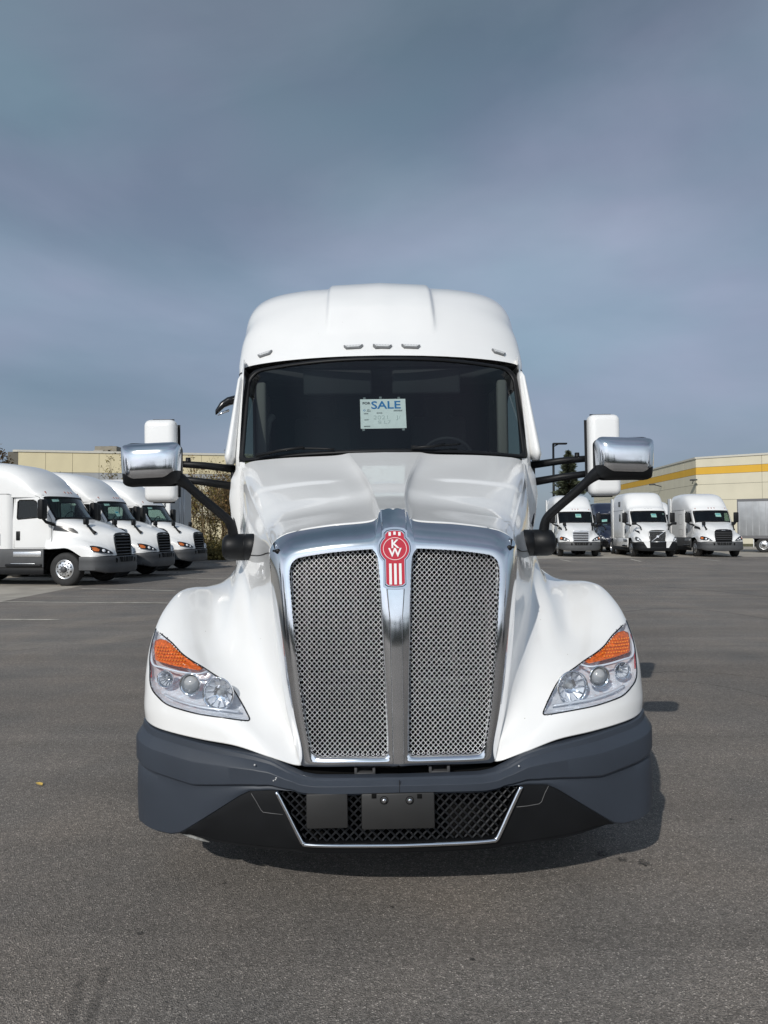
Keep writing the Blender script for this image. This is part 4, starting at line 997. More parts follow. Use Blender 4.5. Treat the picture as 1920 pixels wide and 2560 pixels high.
# ---- windshield
def ws(u, v):
    au = abs(u)
    xb, xt = 1.072, 1.078
    zb_ = 2.205 - .028 * au ** 2; zt_ = 2.972 - .045 * au ** 2.5
    yb_ = 2.03 + .30 * au ** 2; yt_ = 2.46 + .27 * au ** 2
    return Vector((u * (xb + (xt - xb) * v), yb_ + (yt_ - yb_) * v, zb_ + (zt_ - zb_) * v))
def ws_out(sx_=1.0, sy_=1.0):
    o_ = []
    base = []
    n = 10
    for k in range(30): base.append((-1 + .04 + 1.92 * k / 29, 0))
    for k in range(n + 1): a = R(-90 + 90 * k / n); base.append((.96 + .04 * math.cos(a), .05 + .05 * math.sin(a)))
    for k in range(1, 14): base.append((1, .05 + .80 * k / 14))
    for k in range(n + 1): a = R(90 * k / n); base.append((.90 + .10 * math.cos(a), .85 + .15 * math.sin(a)))
    for k in range(1, 30): base.append((.90 - 1.80 * k / 30, 1))
    for k in range(n + 1): a = R(90 + 90 * k / n); base.append((-.90 + .10 * math.cos(a), .85 + .15 * math.sin(a)))
    for k in range(1, 14): base.append((-1, .85 - .80 * k / 14))
    for k in range(n): a = R(180 + 90 * k / n); base.append((-.96 + .04 * math.cos(a), .05 + .05 * math.sin(a)))
    return [(p[0] * sx_, .5 + (p[1] - .5) * sy_) for p in base]
WO = ws_out()
wsn = lambda u, v: ws(u, v)
ws_o = MB().patch(WO, wsn, 14, c=(0, .5)).build('windshield', SCREEN, hero)
rows = []
for (s1_, s2_, dy) in ((1.012, 1.03, .02), (1.008, 1.022, -.008), (.992, .988, -.012), (.972, .952, -.008), (.970, .948, .0), (.970, .948, .012)):
    rows.append([ws(u, v) + Vector((0, dy, 0)) for (u, v) in ws_out(s1_, s2_)])
MB().grid(rows, closed=True).build('windshield_frame', BLACK, hero)
# wipers
for (pts, nm) in ((((640, 1137), (700, 1127), (760, 1121), (835, 1123)), 'l'), (((1028, 1116), (1075, 1117), (1110, 1113), (1150, 1110)), 'r')):
    W3 = []
    for (px, py) in pts:
        q = hp(px, py, 2.1); u = q.x / 1.075
        y_ = 2.02 + .30 * u * u + (q.z - 2.2) * .55; q = hp(px, py, y_ - .03); W3.append(q)
    wp = MB().tube(cr(W3, 12), .008, 6).build('wiper', BLACK, hero)
    MB().tube([W3[0] + Vector((0, -.012, -.012)), W3[1] + Vector((0, -.02, .0)), W3[2] + Vector((0, -.02, .006))], .011, 6).build('wiper_arm', BLACK, wp)
# ---- cab sides with door windows
def cabside(sg):
    mb = MB(); rows = []
    zs = [1.0 + 2.02 * k / 60 for k in range(61)]
    for z in zs:
        v = (z - 2.18) / .76; yf = 2.33 + .27 * max(0, min(1.0, v)) + .02
        yf = yf if z > 2.18 else 2.36
        x0 = 1.083; xw = 1.135 + .0 * z
        if z > 2.85: xw -= (z - 2.85) * .25
        row = []
        for k in range(60):
            t = k / 59
            y = yf + (3.95 - yf) * t; x = x0 + (xw - x0) * min(1, (y - yf) / .12) ** .5 if y - yf < .12 else xw
            row.append(Vector((sg * x, y, z)))
        rows.append(row)
    mb.grid(rows)
    win = [(2.78, 2.12), (3.45, 2.12), (3.45, 2.78), (3.40, 2.84), (3.02, 2.84), (2.92, 2.76)]
    kf, wf = [], []
    for f in mb.f:
        c = sum((mb.v[i] for i in f), Vector()) / 4
        (wf if inpoly(c.y, c.z, win) else kf).append(f)
    g = MB(); g.v = mb.v; g.f = kf; g.build('cab_side', WHITE, hero)
    g = MB(); g.v = [v.copy() - Vector((sg * .008, 0, 0)) for v in mb.v]; g.f = wf
    wn_ = g.build('door_window', SIDEG, hero)
    MB().tube([(sg * 1.136, y, z) for y, z in win + [win[0]]], .016, 6).build('window_trim', BLACK, wn_)
    MB().tube([(sg * 1.137, 2.52, 1.15), (sg * 1.137, 2.52, 2.2), (sg * 1.137, 2.75, 2.92), (sg * 1.137, 3.6, 2.92), (sg * 1.137, 3.6, 1.15), (sg * 1.137, 2.52, 1.15)], .004, 5).build('door_seam', GAP, hero)
    MB().rbox(sg * 1.15 - .02, sg * 1.15 + .02, 3.35, 3.5, 1.9, 1.97, .01).build('door_handle', BLACK, hero)
    # black louvre in the side of the cowl
    rows = []
    for (z, x1) in ((1.50, 1.10), (1.60, 1.135), (1.75, 1.165), (1.90, 1.18), (2.05, 1.165), (2.14, 1.12), (2.17, 1.06)):
        y0 = 2.36 + (2.1 - z) * .05
        rows.append([Vector((sg * x_, y_, z)) for x_, y_ in ((1.03, y0 - .05), (1.075, y0 - .03), (x1 - .02, y0 + .03), (x1, y0 + .10), (x1, y0 + .3), (1.12, y0 + .5))])
    cw = MB().grid(rows).build('cowl_side_panel', WHITE, hero)
    MB().prism([(1.085, 1.70), (1.125, 1.66), (1.150, 1.85), (1.140, 2.02), (1.100, 2.08)], lambda x, z, h_: Vector((sg * x, 2.36 + (x - 1.07) * .7 - .004 - h_, z)), -.02, .004).build('cowl_louvre', BLACKG, cw, smooth=False)
for sg in (1, -1): cabside(sg)
# interior
mb = MB()
mb.grid([[(-1.1, 4.2, 1.6), (1.1, 4.2, 1.6)], [(-1.1, 4.2, 3.0), (1.1, 4.2, 3.0)]])
mb.grid([[(-1.1, 2.4, 1.55), (1.1, 2.4, 1.55)], [(-1.1, 4.2, 1.55), (1.1, 4.2, 1.55)]])
mb.grid([[(-1.1, 2.72, 2.96), (1.1, 2.72, 2.96)], [(-1.1, 4.2, 3.0), (1.1, 4.2, 3.0)]])
mb.build('cab_interior', INTER, hero, smooth=False)
rows = []
for k in range(25):
    u = -1 + k / 12; rows.append([(u * 1.03, 2.06 + .29 * u * u, 2.17), (u * 1.03, 2.25 + .2 * u * u, 2.19 - .01 * u * u), (u * 1.03, 2.62 + .1 * u * u, 2.21), (u * 1.03, 2.78, 2.15), (u * 1.03, 2.80, 1.6)])
MB().grid(rows).build('dashboard', INTER, hero)
MB().rbox(-.62, -.08, 2.62, 2.66, 2.72, 2.92, .02).rbox(.08, .62, 2.62, 2.66, 2.72, 2.92, .02).rbox(-1.0, 1.0, 2.72, 3.0, 2.86, 2.955, .03).build('sun_visors', INTER, hero)
sw = MB(); cs = Vector((.52, 2.86, 2.18)); Mt = Matrix.Rotation(R(-62), 3, 'X')
sw.tube([cs + Mt @ Vector((.23 * math.cos(a * math.pi / 16), .23 * math.sin(a * math.pi / 16), 0)) for a in range(33)], .014, 8, cap=False)
for a in (0, 120, 240): sw.tube([cs, cs + Mt @ Vector((.23 * math.cos(R(a + 90)), .23 * math.sin(R(a + 90)), 0))], .012, 6)
sw.build('steering_wheel', INTER, hero)
for x in (-.55, .55):
    st = MB().rbox(x - .26, x + .26, 3.3, 3.8, 1.95, 2.1, .06).rbox(x - .26, x + .26, 3.72, 3.86, 2.05, 2.72, .05).rbox(x - .14, x + .14, 3.72, 3.84, 2.7, 2.9, .04).build('seat', mat('seat_cloth', (.045, .045, .045), .9), hero)
MB().rbox(-1.01, -.93, 2.72, 2.80, 2.22, 2.85, .02).rbox(.93, 1.01, 2.72, 2.80, 2.22, 2.85, .02).build('pillar_trim', INTERL, hero)
mb = MB().tube([(-.98, 2.9, 2.25), (-.93, 2.86, 2.55), (-.90, 2.9, 2.6)], .03, 8); mb.build('seat_belt_guide', INTERL, hero)
# ---- roof fairing
rows = []
stn = [(0.00, 2.50, 3.00, 1.12, 4.5), (0.0, 2.53, 3.045, 1.150, 4.5), (0, 2.60, 3.14, 1.172, 5), (0, 2.70, 3.28, 1.182, 6), (0, 2.82, 3.43, 1.188, 7), (0, 2.97, 3.585, 1.19, 7), (0, 3.16, 3.735, 1.198, 9), (0, 3.42, 3.85, 1.205, 10), (0, 3.8, 3.925, 1.21, 10.5), (0, 4.3, 3.975, 1.215, 10.5), (0, 5.2, 3.96, 1.215, 8), (0, 5.95, 3.92, 1.21, 8)]
ctrl = []
NU = 41
for (_, y, zt_, w, n_) in stn:
    row = []
    for k in range(NU):
        a = (k / (NU - 1)) * math.pi / 2
        x = w * (math.sin(a)) ** (2 / n_); zf = (math.cos(a)) ** (2 / n_)
        if k == NU - 1: zf = 0; x = w
        zs_ = 2.945; zt2 = zt_ - (.035 * (x / 1.2) ** 2 + .04 * (x / 1.2) ** 6) * min(1, (zt_ - 3.0) / .6)
        zz_ = zs_ + (zt2 - zs_) * zf
        bow = .27 * (x / 1.1) ** 2 * interp([2.5, 3.4, 4.2], [1, .7, 0], y)
        # raised centre pan
        rise = 0
        row.append(Vector((x, y + bow, zz_)))
    ctrl.append(row)
grid_r = []
for k in range(NU): grid_r.append(cr([ctrl[i][k] for i in range(len(ctrl))], 90))
rfull = [[Vector((-p.x, p.y, p.z)) for p in r] for r in grid_r[:0:-1]] + grid_r
# resample across x so the pan edge is crisp
def pan(p):
    ax = abs(p.x); e = .437
    if p.z < 3.1: return p
    f = min(1, max(0, (p.z - 3.22) / .25)); s = 1 / (1 + math.exp((ax - e) / .008))
    return Vector((p.x, p.y - .030 * f * s, p.z + .022 * f * s))
rr = []
allr = list(zip(*rfull))
for row in allr:
    row = list(row); out = []
    xs_ = [-.6, -.52, -.47, -.455, -.448, -.442, -.437, -.432, -.426, -.418, -.4, -.3, -.2, -.1, 0, .1, .2, .3, .4, .418, .426, .432, .437, .442, .448, .455, .47, .52, .6]
    left = [p for p in row if p.x < -.62]; right = [p for p in row if p.x > .62]
    # keep a constant number of outer points
    def samp(pts, n):
        L_ = [0]
        for a_, b_ in zip(pts, pts[1:]): L_.append(L_[-1] + (b_ - a_).length)
        res = []
        for k in range(n):
            s = L_[-1] * k / (n - 1); i = 0
            while i < len(pts) - 2 and L_[i + 1] < s: i += 1
            f = (s - L_[i]) / max(1e-9, L_[i + 1] - L_[i]); res.append(pts[i].lerp(pts[i + 1], f))
        return res
    mid = []
    for x in xs_:
        for a_, b_ in zip(row, row[1:]):
            if a_.x <= x <= b_.x and b_.x > a_.x: mid.append(a_.lerp(b_, (x - a_.x) / (b_.x - a_.x))); break
    out = samp(left, 34) + mid + samp(right, 34)
    rr.append([pan(p) for p in out])
roof = MB().grid(rr).build('roof_fairing', WHITE, hero)
MB().grid([[Vector((p.x, p.y, p.z)) for p in rr[-1]], [Vector((p.x, 6.1, 1.0)) for p in rr[-1]]]).build('sleeper_back', WHITE, hero)
roof_bvh = BVHTree.FromPolygons([tuple(v) for r_ in rr for v in r_], [[i * len(rr[0]) + j, i * len(rr[0]) + j + 1, (i + 1) * len(rr[0]) + j + 1, (i + 1) * len(rr[0]) + j] for i in range(len(rr) - 1) for j in range(len(rr[0]) - 1)])
# sleeper sides
for sg in (1, -1):
    rows = []
    for z in (1.0, 1.6, 2.2, 2.7, 2.96):
        rows.append([(sg * 1.135, 3.93, z), (sg * 1.18, 4.02, z), (sg * 1.205, 4.2, z), (sg * 1.21, 5.0, z), (sg * 1.21, 6.1, z)])
    MB().grid(rows).build('sleeper_side', WHITE, hero)
    MB().rbox(sg * 1.19 - .02, sg * 1.19 + .02, 2.5, 6.1, .35, 1.02, .02).build('side_skirt', SLATE, hero)
    # air deflector fin at the A pillar
    rows = []
    for k in range(15):
        t = k / 14; z = 2.165 + .73 * t
        cx = 1.165 - .058 * t; w = .046 - .020 * t
        e_ = min(1, (t + .02) / .06, (1.02 - t) / .06) ** .5
        yc = 2.44 + .26 * t
        rows.append([Vector((sg * (cx + w * math.cos(a) * e_ + (.03 - .02 * t) * 0), yc + .12 * math.sin(a) * e_, z)) for a in [2 * math.pi * j / 20 for j in range(20)]])
    mb = MB().grid(rows, closed=True); b_ = len(mb.v)
    mb.f.append(list(range(20))); mb.f.append(list(range(14 * 20, 15 * 20)))
    fin = mb.build('air_deflector', WHITE, hero, angle=70)
    MB().rbox(sg * 1.11 - .03, sg * 1.11 + .03, 2.48, 2.54, 2.22, 2.25, .005).rbox(sg * 1.11 - .02, sg * 1.11 + .02, 2.70, 2.76, 2.80, 2.83, .005).build('bracket', BLACK, fin)
# marker lamps
for (px, py, w) in ((883.5, 869, 47), (956, 868, 46), (1027, 868, 46), (663, 887, 40), (1246.5, 883, 38)):
    d = ((HI.to_3x3()) @ (CAMROT @ Vector(((px - 960) / FPX, -(py - 1280) / FPX, -1)))).normalized()
    q, nn, _, _ = roof_bvh.ray_cast(cam_l, d)
    if nn.y > 0: nn = -nn
    yx = Vector((1, 0, 0)); upv = nn.cross(yx).normalized(); upv = upv if upv.z > 0 else -upv; xv = upv.cross(nn).normalized()
    if xv.x < 0: xv = -xv
    Wd = w / 308 / 2; Hh = .021
    mk = empty('marker_light', (0, 0, 0), 0, hero)
    fm = lambda u, v, h_: q + xv * u + upv * v + nn * h_
    shp = [(-Wd, Hh), (Wd, Hh), (Wd * .98, Hh * .3), (Wd * .72, -Hh), (-Wd * .72, -Hh), (-Wd * .98, Hh * .3)]
    MB().prism(shp, fm, -.01, .012).build('housing', mat('marker_grey', (.16, .165, .17), .35), mk, smooth=False)
    MB().prism([(a * .82, b * .58 + .001) for a, b in shp], fm, .010, .020).build('lens', mat('marker_lens', (.62, .63, .63), .12, coat=1, bump=(120, .8, .004)), mk, smooth=False)
    mb = MB()
    for k in range(5): mb.lathe([(.005, -.002), (.003, .002), (.0003, .003)], 8, fm(Wd * (-.6 + .3 * k), 0, .0205), 'Y')
    mb.build('diodes', CHROME, mk)
# ---- door mirrors
for sg in (1, -1):
    mm = empty('door_mirror', (sg * 1.662, 2.36, -.02), 0, hero)
    bm = bmesh.new(); bmesh.ops.create_cube(bm, size=1)
    for v in bm.verts: v.co = Vector((v.co.x * .245, v.co.y * .12, 2.21 + v.co.z * .625))
    for v in bm.verts:
        if v.co.y < 0: v.co.x *= .94; v.co.z = 2.21 + (v.co.z - 2.21) * .97
    bmesh.ops.bevel(bm, geom=list(bm.edges), offset=.052, segments=6, affect='EDGES', profile=.55)
    mb = MB(); mb.addbm(bm); mb.build('housing', WHITE, mm, angle=50)
    bm = bmesh.new(); bmesh.ops.create_cube(bm, size=1)
    for v in bm.verts: v.co = Vector((v.co.x * .250 - sg * .012, .028 + v.co.y * .09, 2.21 + v.co.z * .632))
    bmesh.ops.bevel(bm, geom=list(bm.edges), offset=.044, segments=5, affect='EDGES')
    mb = MB(); mb.addbm(bm); mb.build('frame', BLACK, mm, angle=50)
    MB().rbox(-.105, .105, .076, .082, 2.2, 2.49, .003).rbox(-.105, .105, .076, .082, 1.93, 2.17, .003).build('mirror_glass', MIRRORG, mm)
    MB().tube([(-sg * .54, .20, 2.155), (-sg * .30, .10, 2.18), (0, .055, 2.20)], [.030, .027, .024], 8, sy=1.0).build('upper_arm', BLACK, mm)
    MB().tube([(-sg * .54, .20, 2.02), (-sg * .30, .10, 2.055), (0, .055, 2.09)], [.032, .028, .024], 8, sy=1.0).build('lower_arm', BLACK, mm)
    MB().rbox(-sg * .50 - .02, -sg * .50 + .02, .17, .34, 2.0, 2.19, .015).build('mount_plate', BLACK, mm)
    MB().lathe([(.001, .03), (.018, .03), (.02, 0)], 10, (-sg * .18, .08, 2.21), 'Z').build('aerial_base', BLACK, mm)
    for dz in (0, -.13):
        MB().tube([(-sg * .46, .135, 2.15 + dz), (-sg * .28, .066, 2.172 + dz), (-sg * .22, .06, 2.186 + dz)], .002, 5).build('arm_seam', GAP, mm)
# ---- hood mirrors
for sg in (1, -1):
    hm = empty('hood_mirror', (0, 0, 0), 0, hero)
    cx, cz, yy = 1.282, 2.022, .87
    def head(z0, z1, w0, sect, nm, m, low=False):
        pass
    # chrome cap: superellipse dome, lower black shell
    def dome(u, v, top):
        # u across -1..1 , v vertical -1..1 ; bulge towards the viewer
        rr_ = (1 - max(0, abs(u)) ** 5) ** .2 if abs(u) < 1 else 0
        return Vector((sg * (cx + .158 * u), yy - .070 * ((1 - abs(u) ** 4) * (1 - abs(v) ** 3.2)) ** .5, cz + .1 * v))
    outl = rrect(2, 2.0, .34, 8)
    tr_ = lambda u, v: Vector((sg * (cx + (.158 + .006 * v) * u), yy - .085 * max(0.0, (1 - (abs(u) ** 4.0))) ** .4 * max(0, (1 - (abs(v)) ** 3.5)) ** .45, cz + .117 * v - .006 * u * (1 if sg > 0 else 1)))
    # split line between chrome and black
    n = 41; topg, botg = [], []
    def outx(v):  # half width at height v of rounded outline
        if abs(v) <= .62: return 1.0
        d = (abs(v) - .62) / .38; return .66 + .34 * max(0, 1 - d * d) ** .5
    def split(u):
        a = abs(u)
        return interp([0, .5, .62, .80, .95, 1], [-.66, -.66, -.60, -.42, -.36, -.36], a)
    M_ = 24
    for i in range(n):
        uu = -1 + 2 * i / (n - 1)
        rt, rb = [], []
        for j in range(M_):
            t = j / (M_ - 1); v0 = split(uu); v = v0 + (.999 - v0) * t; rt.append(tr_(uu * outx(v) * .999, v))
            v = -.999 + (v0 + .999) * t; p = tr_(uu * outx(v) * .999, v) ; p.y += .004; rb.append(p)
        topg.append(rt); botg.append(rb)
    MB().grid(topg).build('chrome_cap', CHROME, hm)
    MB().grid(botg).build('lower_shell', BLACK, hm)
    # back shell
    rows = []
    for (s_, dy) in ((1.0, 0), (1.0, .03), (.97, .045), (.9, .05), (.01, .05)):
        rows.append([Vector((sg * (cx + .158 * p[0] * s_), yy + dy, cz + .117 * p[1] * s_)) for p in rrect(2, 2, .34, 8)])
    MB().grid(rows, closed=True).build('back_shell', BLACK, hm, angle=40)
    MB().rbox(sg * cx - .135, sg * cx + .135, yy + .051, yy + .056, cz - .08, cz + .085, .002).build('mirror_glass', MIRRORG, hm)
    # curved arm
    arm = cr([V3(sg * 1.20, .875, 1.968), V3(sg * 1.13, .90, 1.935), V3(sg * 1.05, .95, 1.855), V3(sg * .945, 1.02, 1.755), V3(sg * .900, 1.06, 1.70), V3(sg * .888, 1.08, 1.63), V3(sg * .888, 1.09, 1.56)], 30)
    MB().tube(arm, [.055 - .030 * min(1, k / 7) + .010 * max(0, (k - 18) / 12) for k in range(30)], 12).build('arm', BLACK, hm)
    MB().lathe([(.001, .745), (.072, .75), (.076, .76), (.076, .815), (.072, .817), (.072, .821), (.076, .823), (.076, .905), (.072, .928), (.055, .943), (.001, .947)], 32, (0, 1.08, 1.565), 'X', Matrix.Diagonal((sg, 1, 1))).build('base', BLACK, hm)
# look-down mirror above the passenger door
ld = MB()
a0 = hp(566, 1000, 2.75); 
ld.rbox(a0.x - .12, a0.x + .03, 2.70, 2.86, a0.z - .045, a0.z + .06, .03)
Mx_ = Matrix.Translation(a0) @ Matrix.Identity(4)
o_ = MB().tube([hp(600, 996, 2.8), hp(572, 1003, 2.8), hp(556, 1012, 2.78), hp(543, 1028, 2.76), hp(540, 1036, 2.75)], [.055, .055, .045, .03, .008], 10, sy=.6).build('look_down_mirror', BLACKG, hero)
MB().tube([hp(572, 1026, 2.78), hp(556, 1032, 2.76), hp(545, 1038, 2.74)], [.02, .018, .008], 8, sy=.5).build('mirror_glass', CHROME, o_)
# small hood washer nozzles and clips
# ---- for sale sheet
def wsz(px, py, off):
    y = 2.2
    for _ in range(8):
        q = hp(px, py, y); u = q.x / 1.075; v = (q.z - 2.2) / .77; y = ws(u, v).y + off
    return q
s00, s10, s11, s01 = wsz(902, 1072, .02), wsz(1016.5, 1070, .02), wsz(1013, 997, .02), wsz(900, 998.5, .02)
sign = mesh_obj('for_sale_sheet', [HM @ (p + Vector((0, 0, 0))) for p in (s00, s10, s11, s01)] + [HM @ (p + Vector((0, .0006, 0))) for p in (s00, s10, s11, s01)], [[0, 1, 2, 3], [7, 6, 5, 4], [0, 4, 5, 1], [1, 5, 6, 2], [2, 6, 7, 3], [3, 7, 4, 0]], PAPER, None, smooth=False)
tag(sign, 'printed FOR SALE sheet taped inside the big truck windshield', 'sign')
xa = (s10 - s00).normalized(); up_ = (s01 - s00); up_ = (up_ - xa * up_.dot(xa)).normalized(); nn = xa.cross(up_)
SW, SH = (s10 - s00).length, (s01 - s00).length
def SM(u, v, h_=.0015): # fractions of the sheet
    p = s00 + xa * u * SW + up_ * v * SH + nn * h_
    Mr = Matrix((xa, up_, nn)).transposed().to_4x4()
    return HM @ (Matrix.Translation(p) @ Mr)
def stext(s, u, v, size, m, bold=0.0, sx_=1.0):
    return text('lettering', s, size, m, sign, SM(u, v) @ Matrix.Diagonal((sx_, 1, 1, 1)), bold=bold, ext=.0002)
stext('SALE', .565, .775, .100, BLUE, .0018, 1.04); stext('FOR', .13, .855, .030, INK, .001); stext('ITA', .175, .63, .011, INK, .0003); stext('RILUF', .185, .585, .011, INK, .0003)
stext('YEAR', .12, .50, .014, INK, .0003); stext('MODEL', .42, .515, .013, INK, .0003); stext('UNIT', .13, .29, .014, INK, .0003); stext('/////////', .83, .585, .017, INK, .0006, 1.5); stext('/////////', .14, .07, .013, INK, .0004, 1.4)
stext('2021   J/', .58, .36, .050, INKL, -.0006, 1.2); stext('8 L7', .52, .20, .045, INKL, -.0006, 1.2)
stext('O', .085, .61, .022, BLUE, .0003)
for (u, v) in ((.09, 1.03), (.45, 1.05), (.86, 1.03), (.06, -.03), (.93, -.04)):
    t_ = MB().box(-.009, .009, -.010, .010, -.0003, .0003).build('tape', TAPE, sign, smooth=False); t_.matrix_local = SM(u, v, -.0008) @ Matrix.Rotation(R(12 * math.sin(u * 30)), 4, 'Z')
# ================================================================== LOT TRUCKS
# local frame: front centre of the bumper at the origin, +y towards the rear, +x its own left side
CC = [
 [V3(0, .13, 1.60), V3(0, .4, 1.72), V3(0, .75, 1.84), V3(0, 1.1, 1.94), V3(0, 1.45, 2.04)],
 [V3(.30, .14, 1.59), V3(.36, .4, 1.71), V3(.45, .75, 1.83), V3(.55, 1.1, 1.935), V3(.62, 1.50, 2.035)],
 [V3(.46, .16, 1.53), V3(.60, .45, 1.63), V3(.74, .8, 1.76), V3(.86, 1.25, 1.89), V3(.98, 1.75, 2.00)],
 [V3(.49, .15, 1.40), V3(.66, .42, 1.48), V3(.83, .8, 1.60), V3(.97, 1.3, 1.72), V3(1.06, 1.85, 1.80)],
 [V3(.47, .11, 1.15), V3(.66, .3, 1.25), V3(.88, .65, 1.38), V3(1.03, 1.2, 1.48), V3(1.10, 2.0, 1.5)],
 [V3(.45, .08, .92), V3(.68, .16, 1.06), V3(.95, .45, 1.22), V3(1.11, 1.0, 1.33), V3(1.17, 2.02, 1.15)],
 [V3(.75, .12, .91), V3(.90, .20, 1.01), V3(1.06, .40, 1.13), V3(1.17, .85, 1.24), V3(1.20, 1.65, 1.13)],
 [V3(1.0, .24, .90), V3(1.08, .30, .97), V3(1.15, .44, 1.05), V3(1.20, .75, 1.15), V3(1.21, 1.25, 1.13)],
 [V3(1.13, .36, .885), V3(1.19, .46, .885), V3(1.212, .56, .885), V3(1.218, .66, .885), V3(1.218, .80, .885)],
]
VC = [[p.copy() for p in r] for r in CC]
for i in range(4): VC[i][0] = VC[i][0] + Vector((0, 0, -.02))
LG = netgrid(CC, 60, 36); VG = netgrid(VC, 60, 36)
lfull = [[Vector((-p.x, p.y, p.z)) for p in r] for r in LG[:0:-1]] + LG
_lm = MB().grid(lfull); lot_bvh = BVHTree.FromPolygons([tuple(v) for v in _lm.v], _lm.f)
def frontp(x, z, off=.01):
    r_ = lot_bvh.ray_cast(Vector((x, -1, z)), Vector((0, 1, 0)))
    if r_[0] is None or r_[0].y > 1.0: r_ = lot_bvh.find_nearest(Vector((x, .5, z)))
    q = r_[0]; n = r_[1]
    if n.dot(q - Vector((0, 1.3, .9))) < 0: n = -n
    return q + n * off
def lnorm(Gd, u, v):
    e = .01; a = gridsample(Gd, min(1, u + e), v) - gridsample(Gd, max(0, u - e), v); b = gridsample(Gd, u, min(1, v + e)) - gridsample(Gd, u, max(0, v - e))
    n = a.cross(b).normalized()
    if n.dot(gridsample(Gd, u, v) - Vector((0, 1.3, .9))) < 0: n = -n
    return n
def netpatch(Gd, poly, off, sg, rings=5, step=.012):
    ol = dense(poly, step)
    return MB().patch(ol, lambda u, v: (lambda q: Vector((q.x * sg, q.y, q.z)))(gridsample(Gd, u, v) + lnorm(Gd, u, v) * off), rings)
LBP = cr([V3(0, 0, 0), V3(.35, .008, 0), V3(.65, .05, 0), V3(.9, .14, 0), V3(1.08, .27, 0), V3(1.175, .42, 0), V3(1.205, .62, 0), V3(1.21, .88, 0)], 49)
def lby(x):
    x = abs(x); i = 0
    while i < len(LBP) - 2 and LBP[i + 1].x < x: i += 1
    return LBP[i].lerp(LBP[i + 1], max(0, min(1, (x - LBP[i].x) / max(1e-6, LBP[i + 1].x - LBP[i].x)))).y
def lws(u, v):
    au = abs(u)
    yb_ = 1.42 + .36 * au ** 2; yt_ = 1.88 + .30 * au ** 2; zb_ = 2.075 - .03 * au ** 2; zt_ = 2.72 - .035 * au ** 2
    return Vector((u * (1.0 + .01 * v), yb_ + (yt_ - yb_) * v, zb_ + (zt_ - zb_) * v))
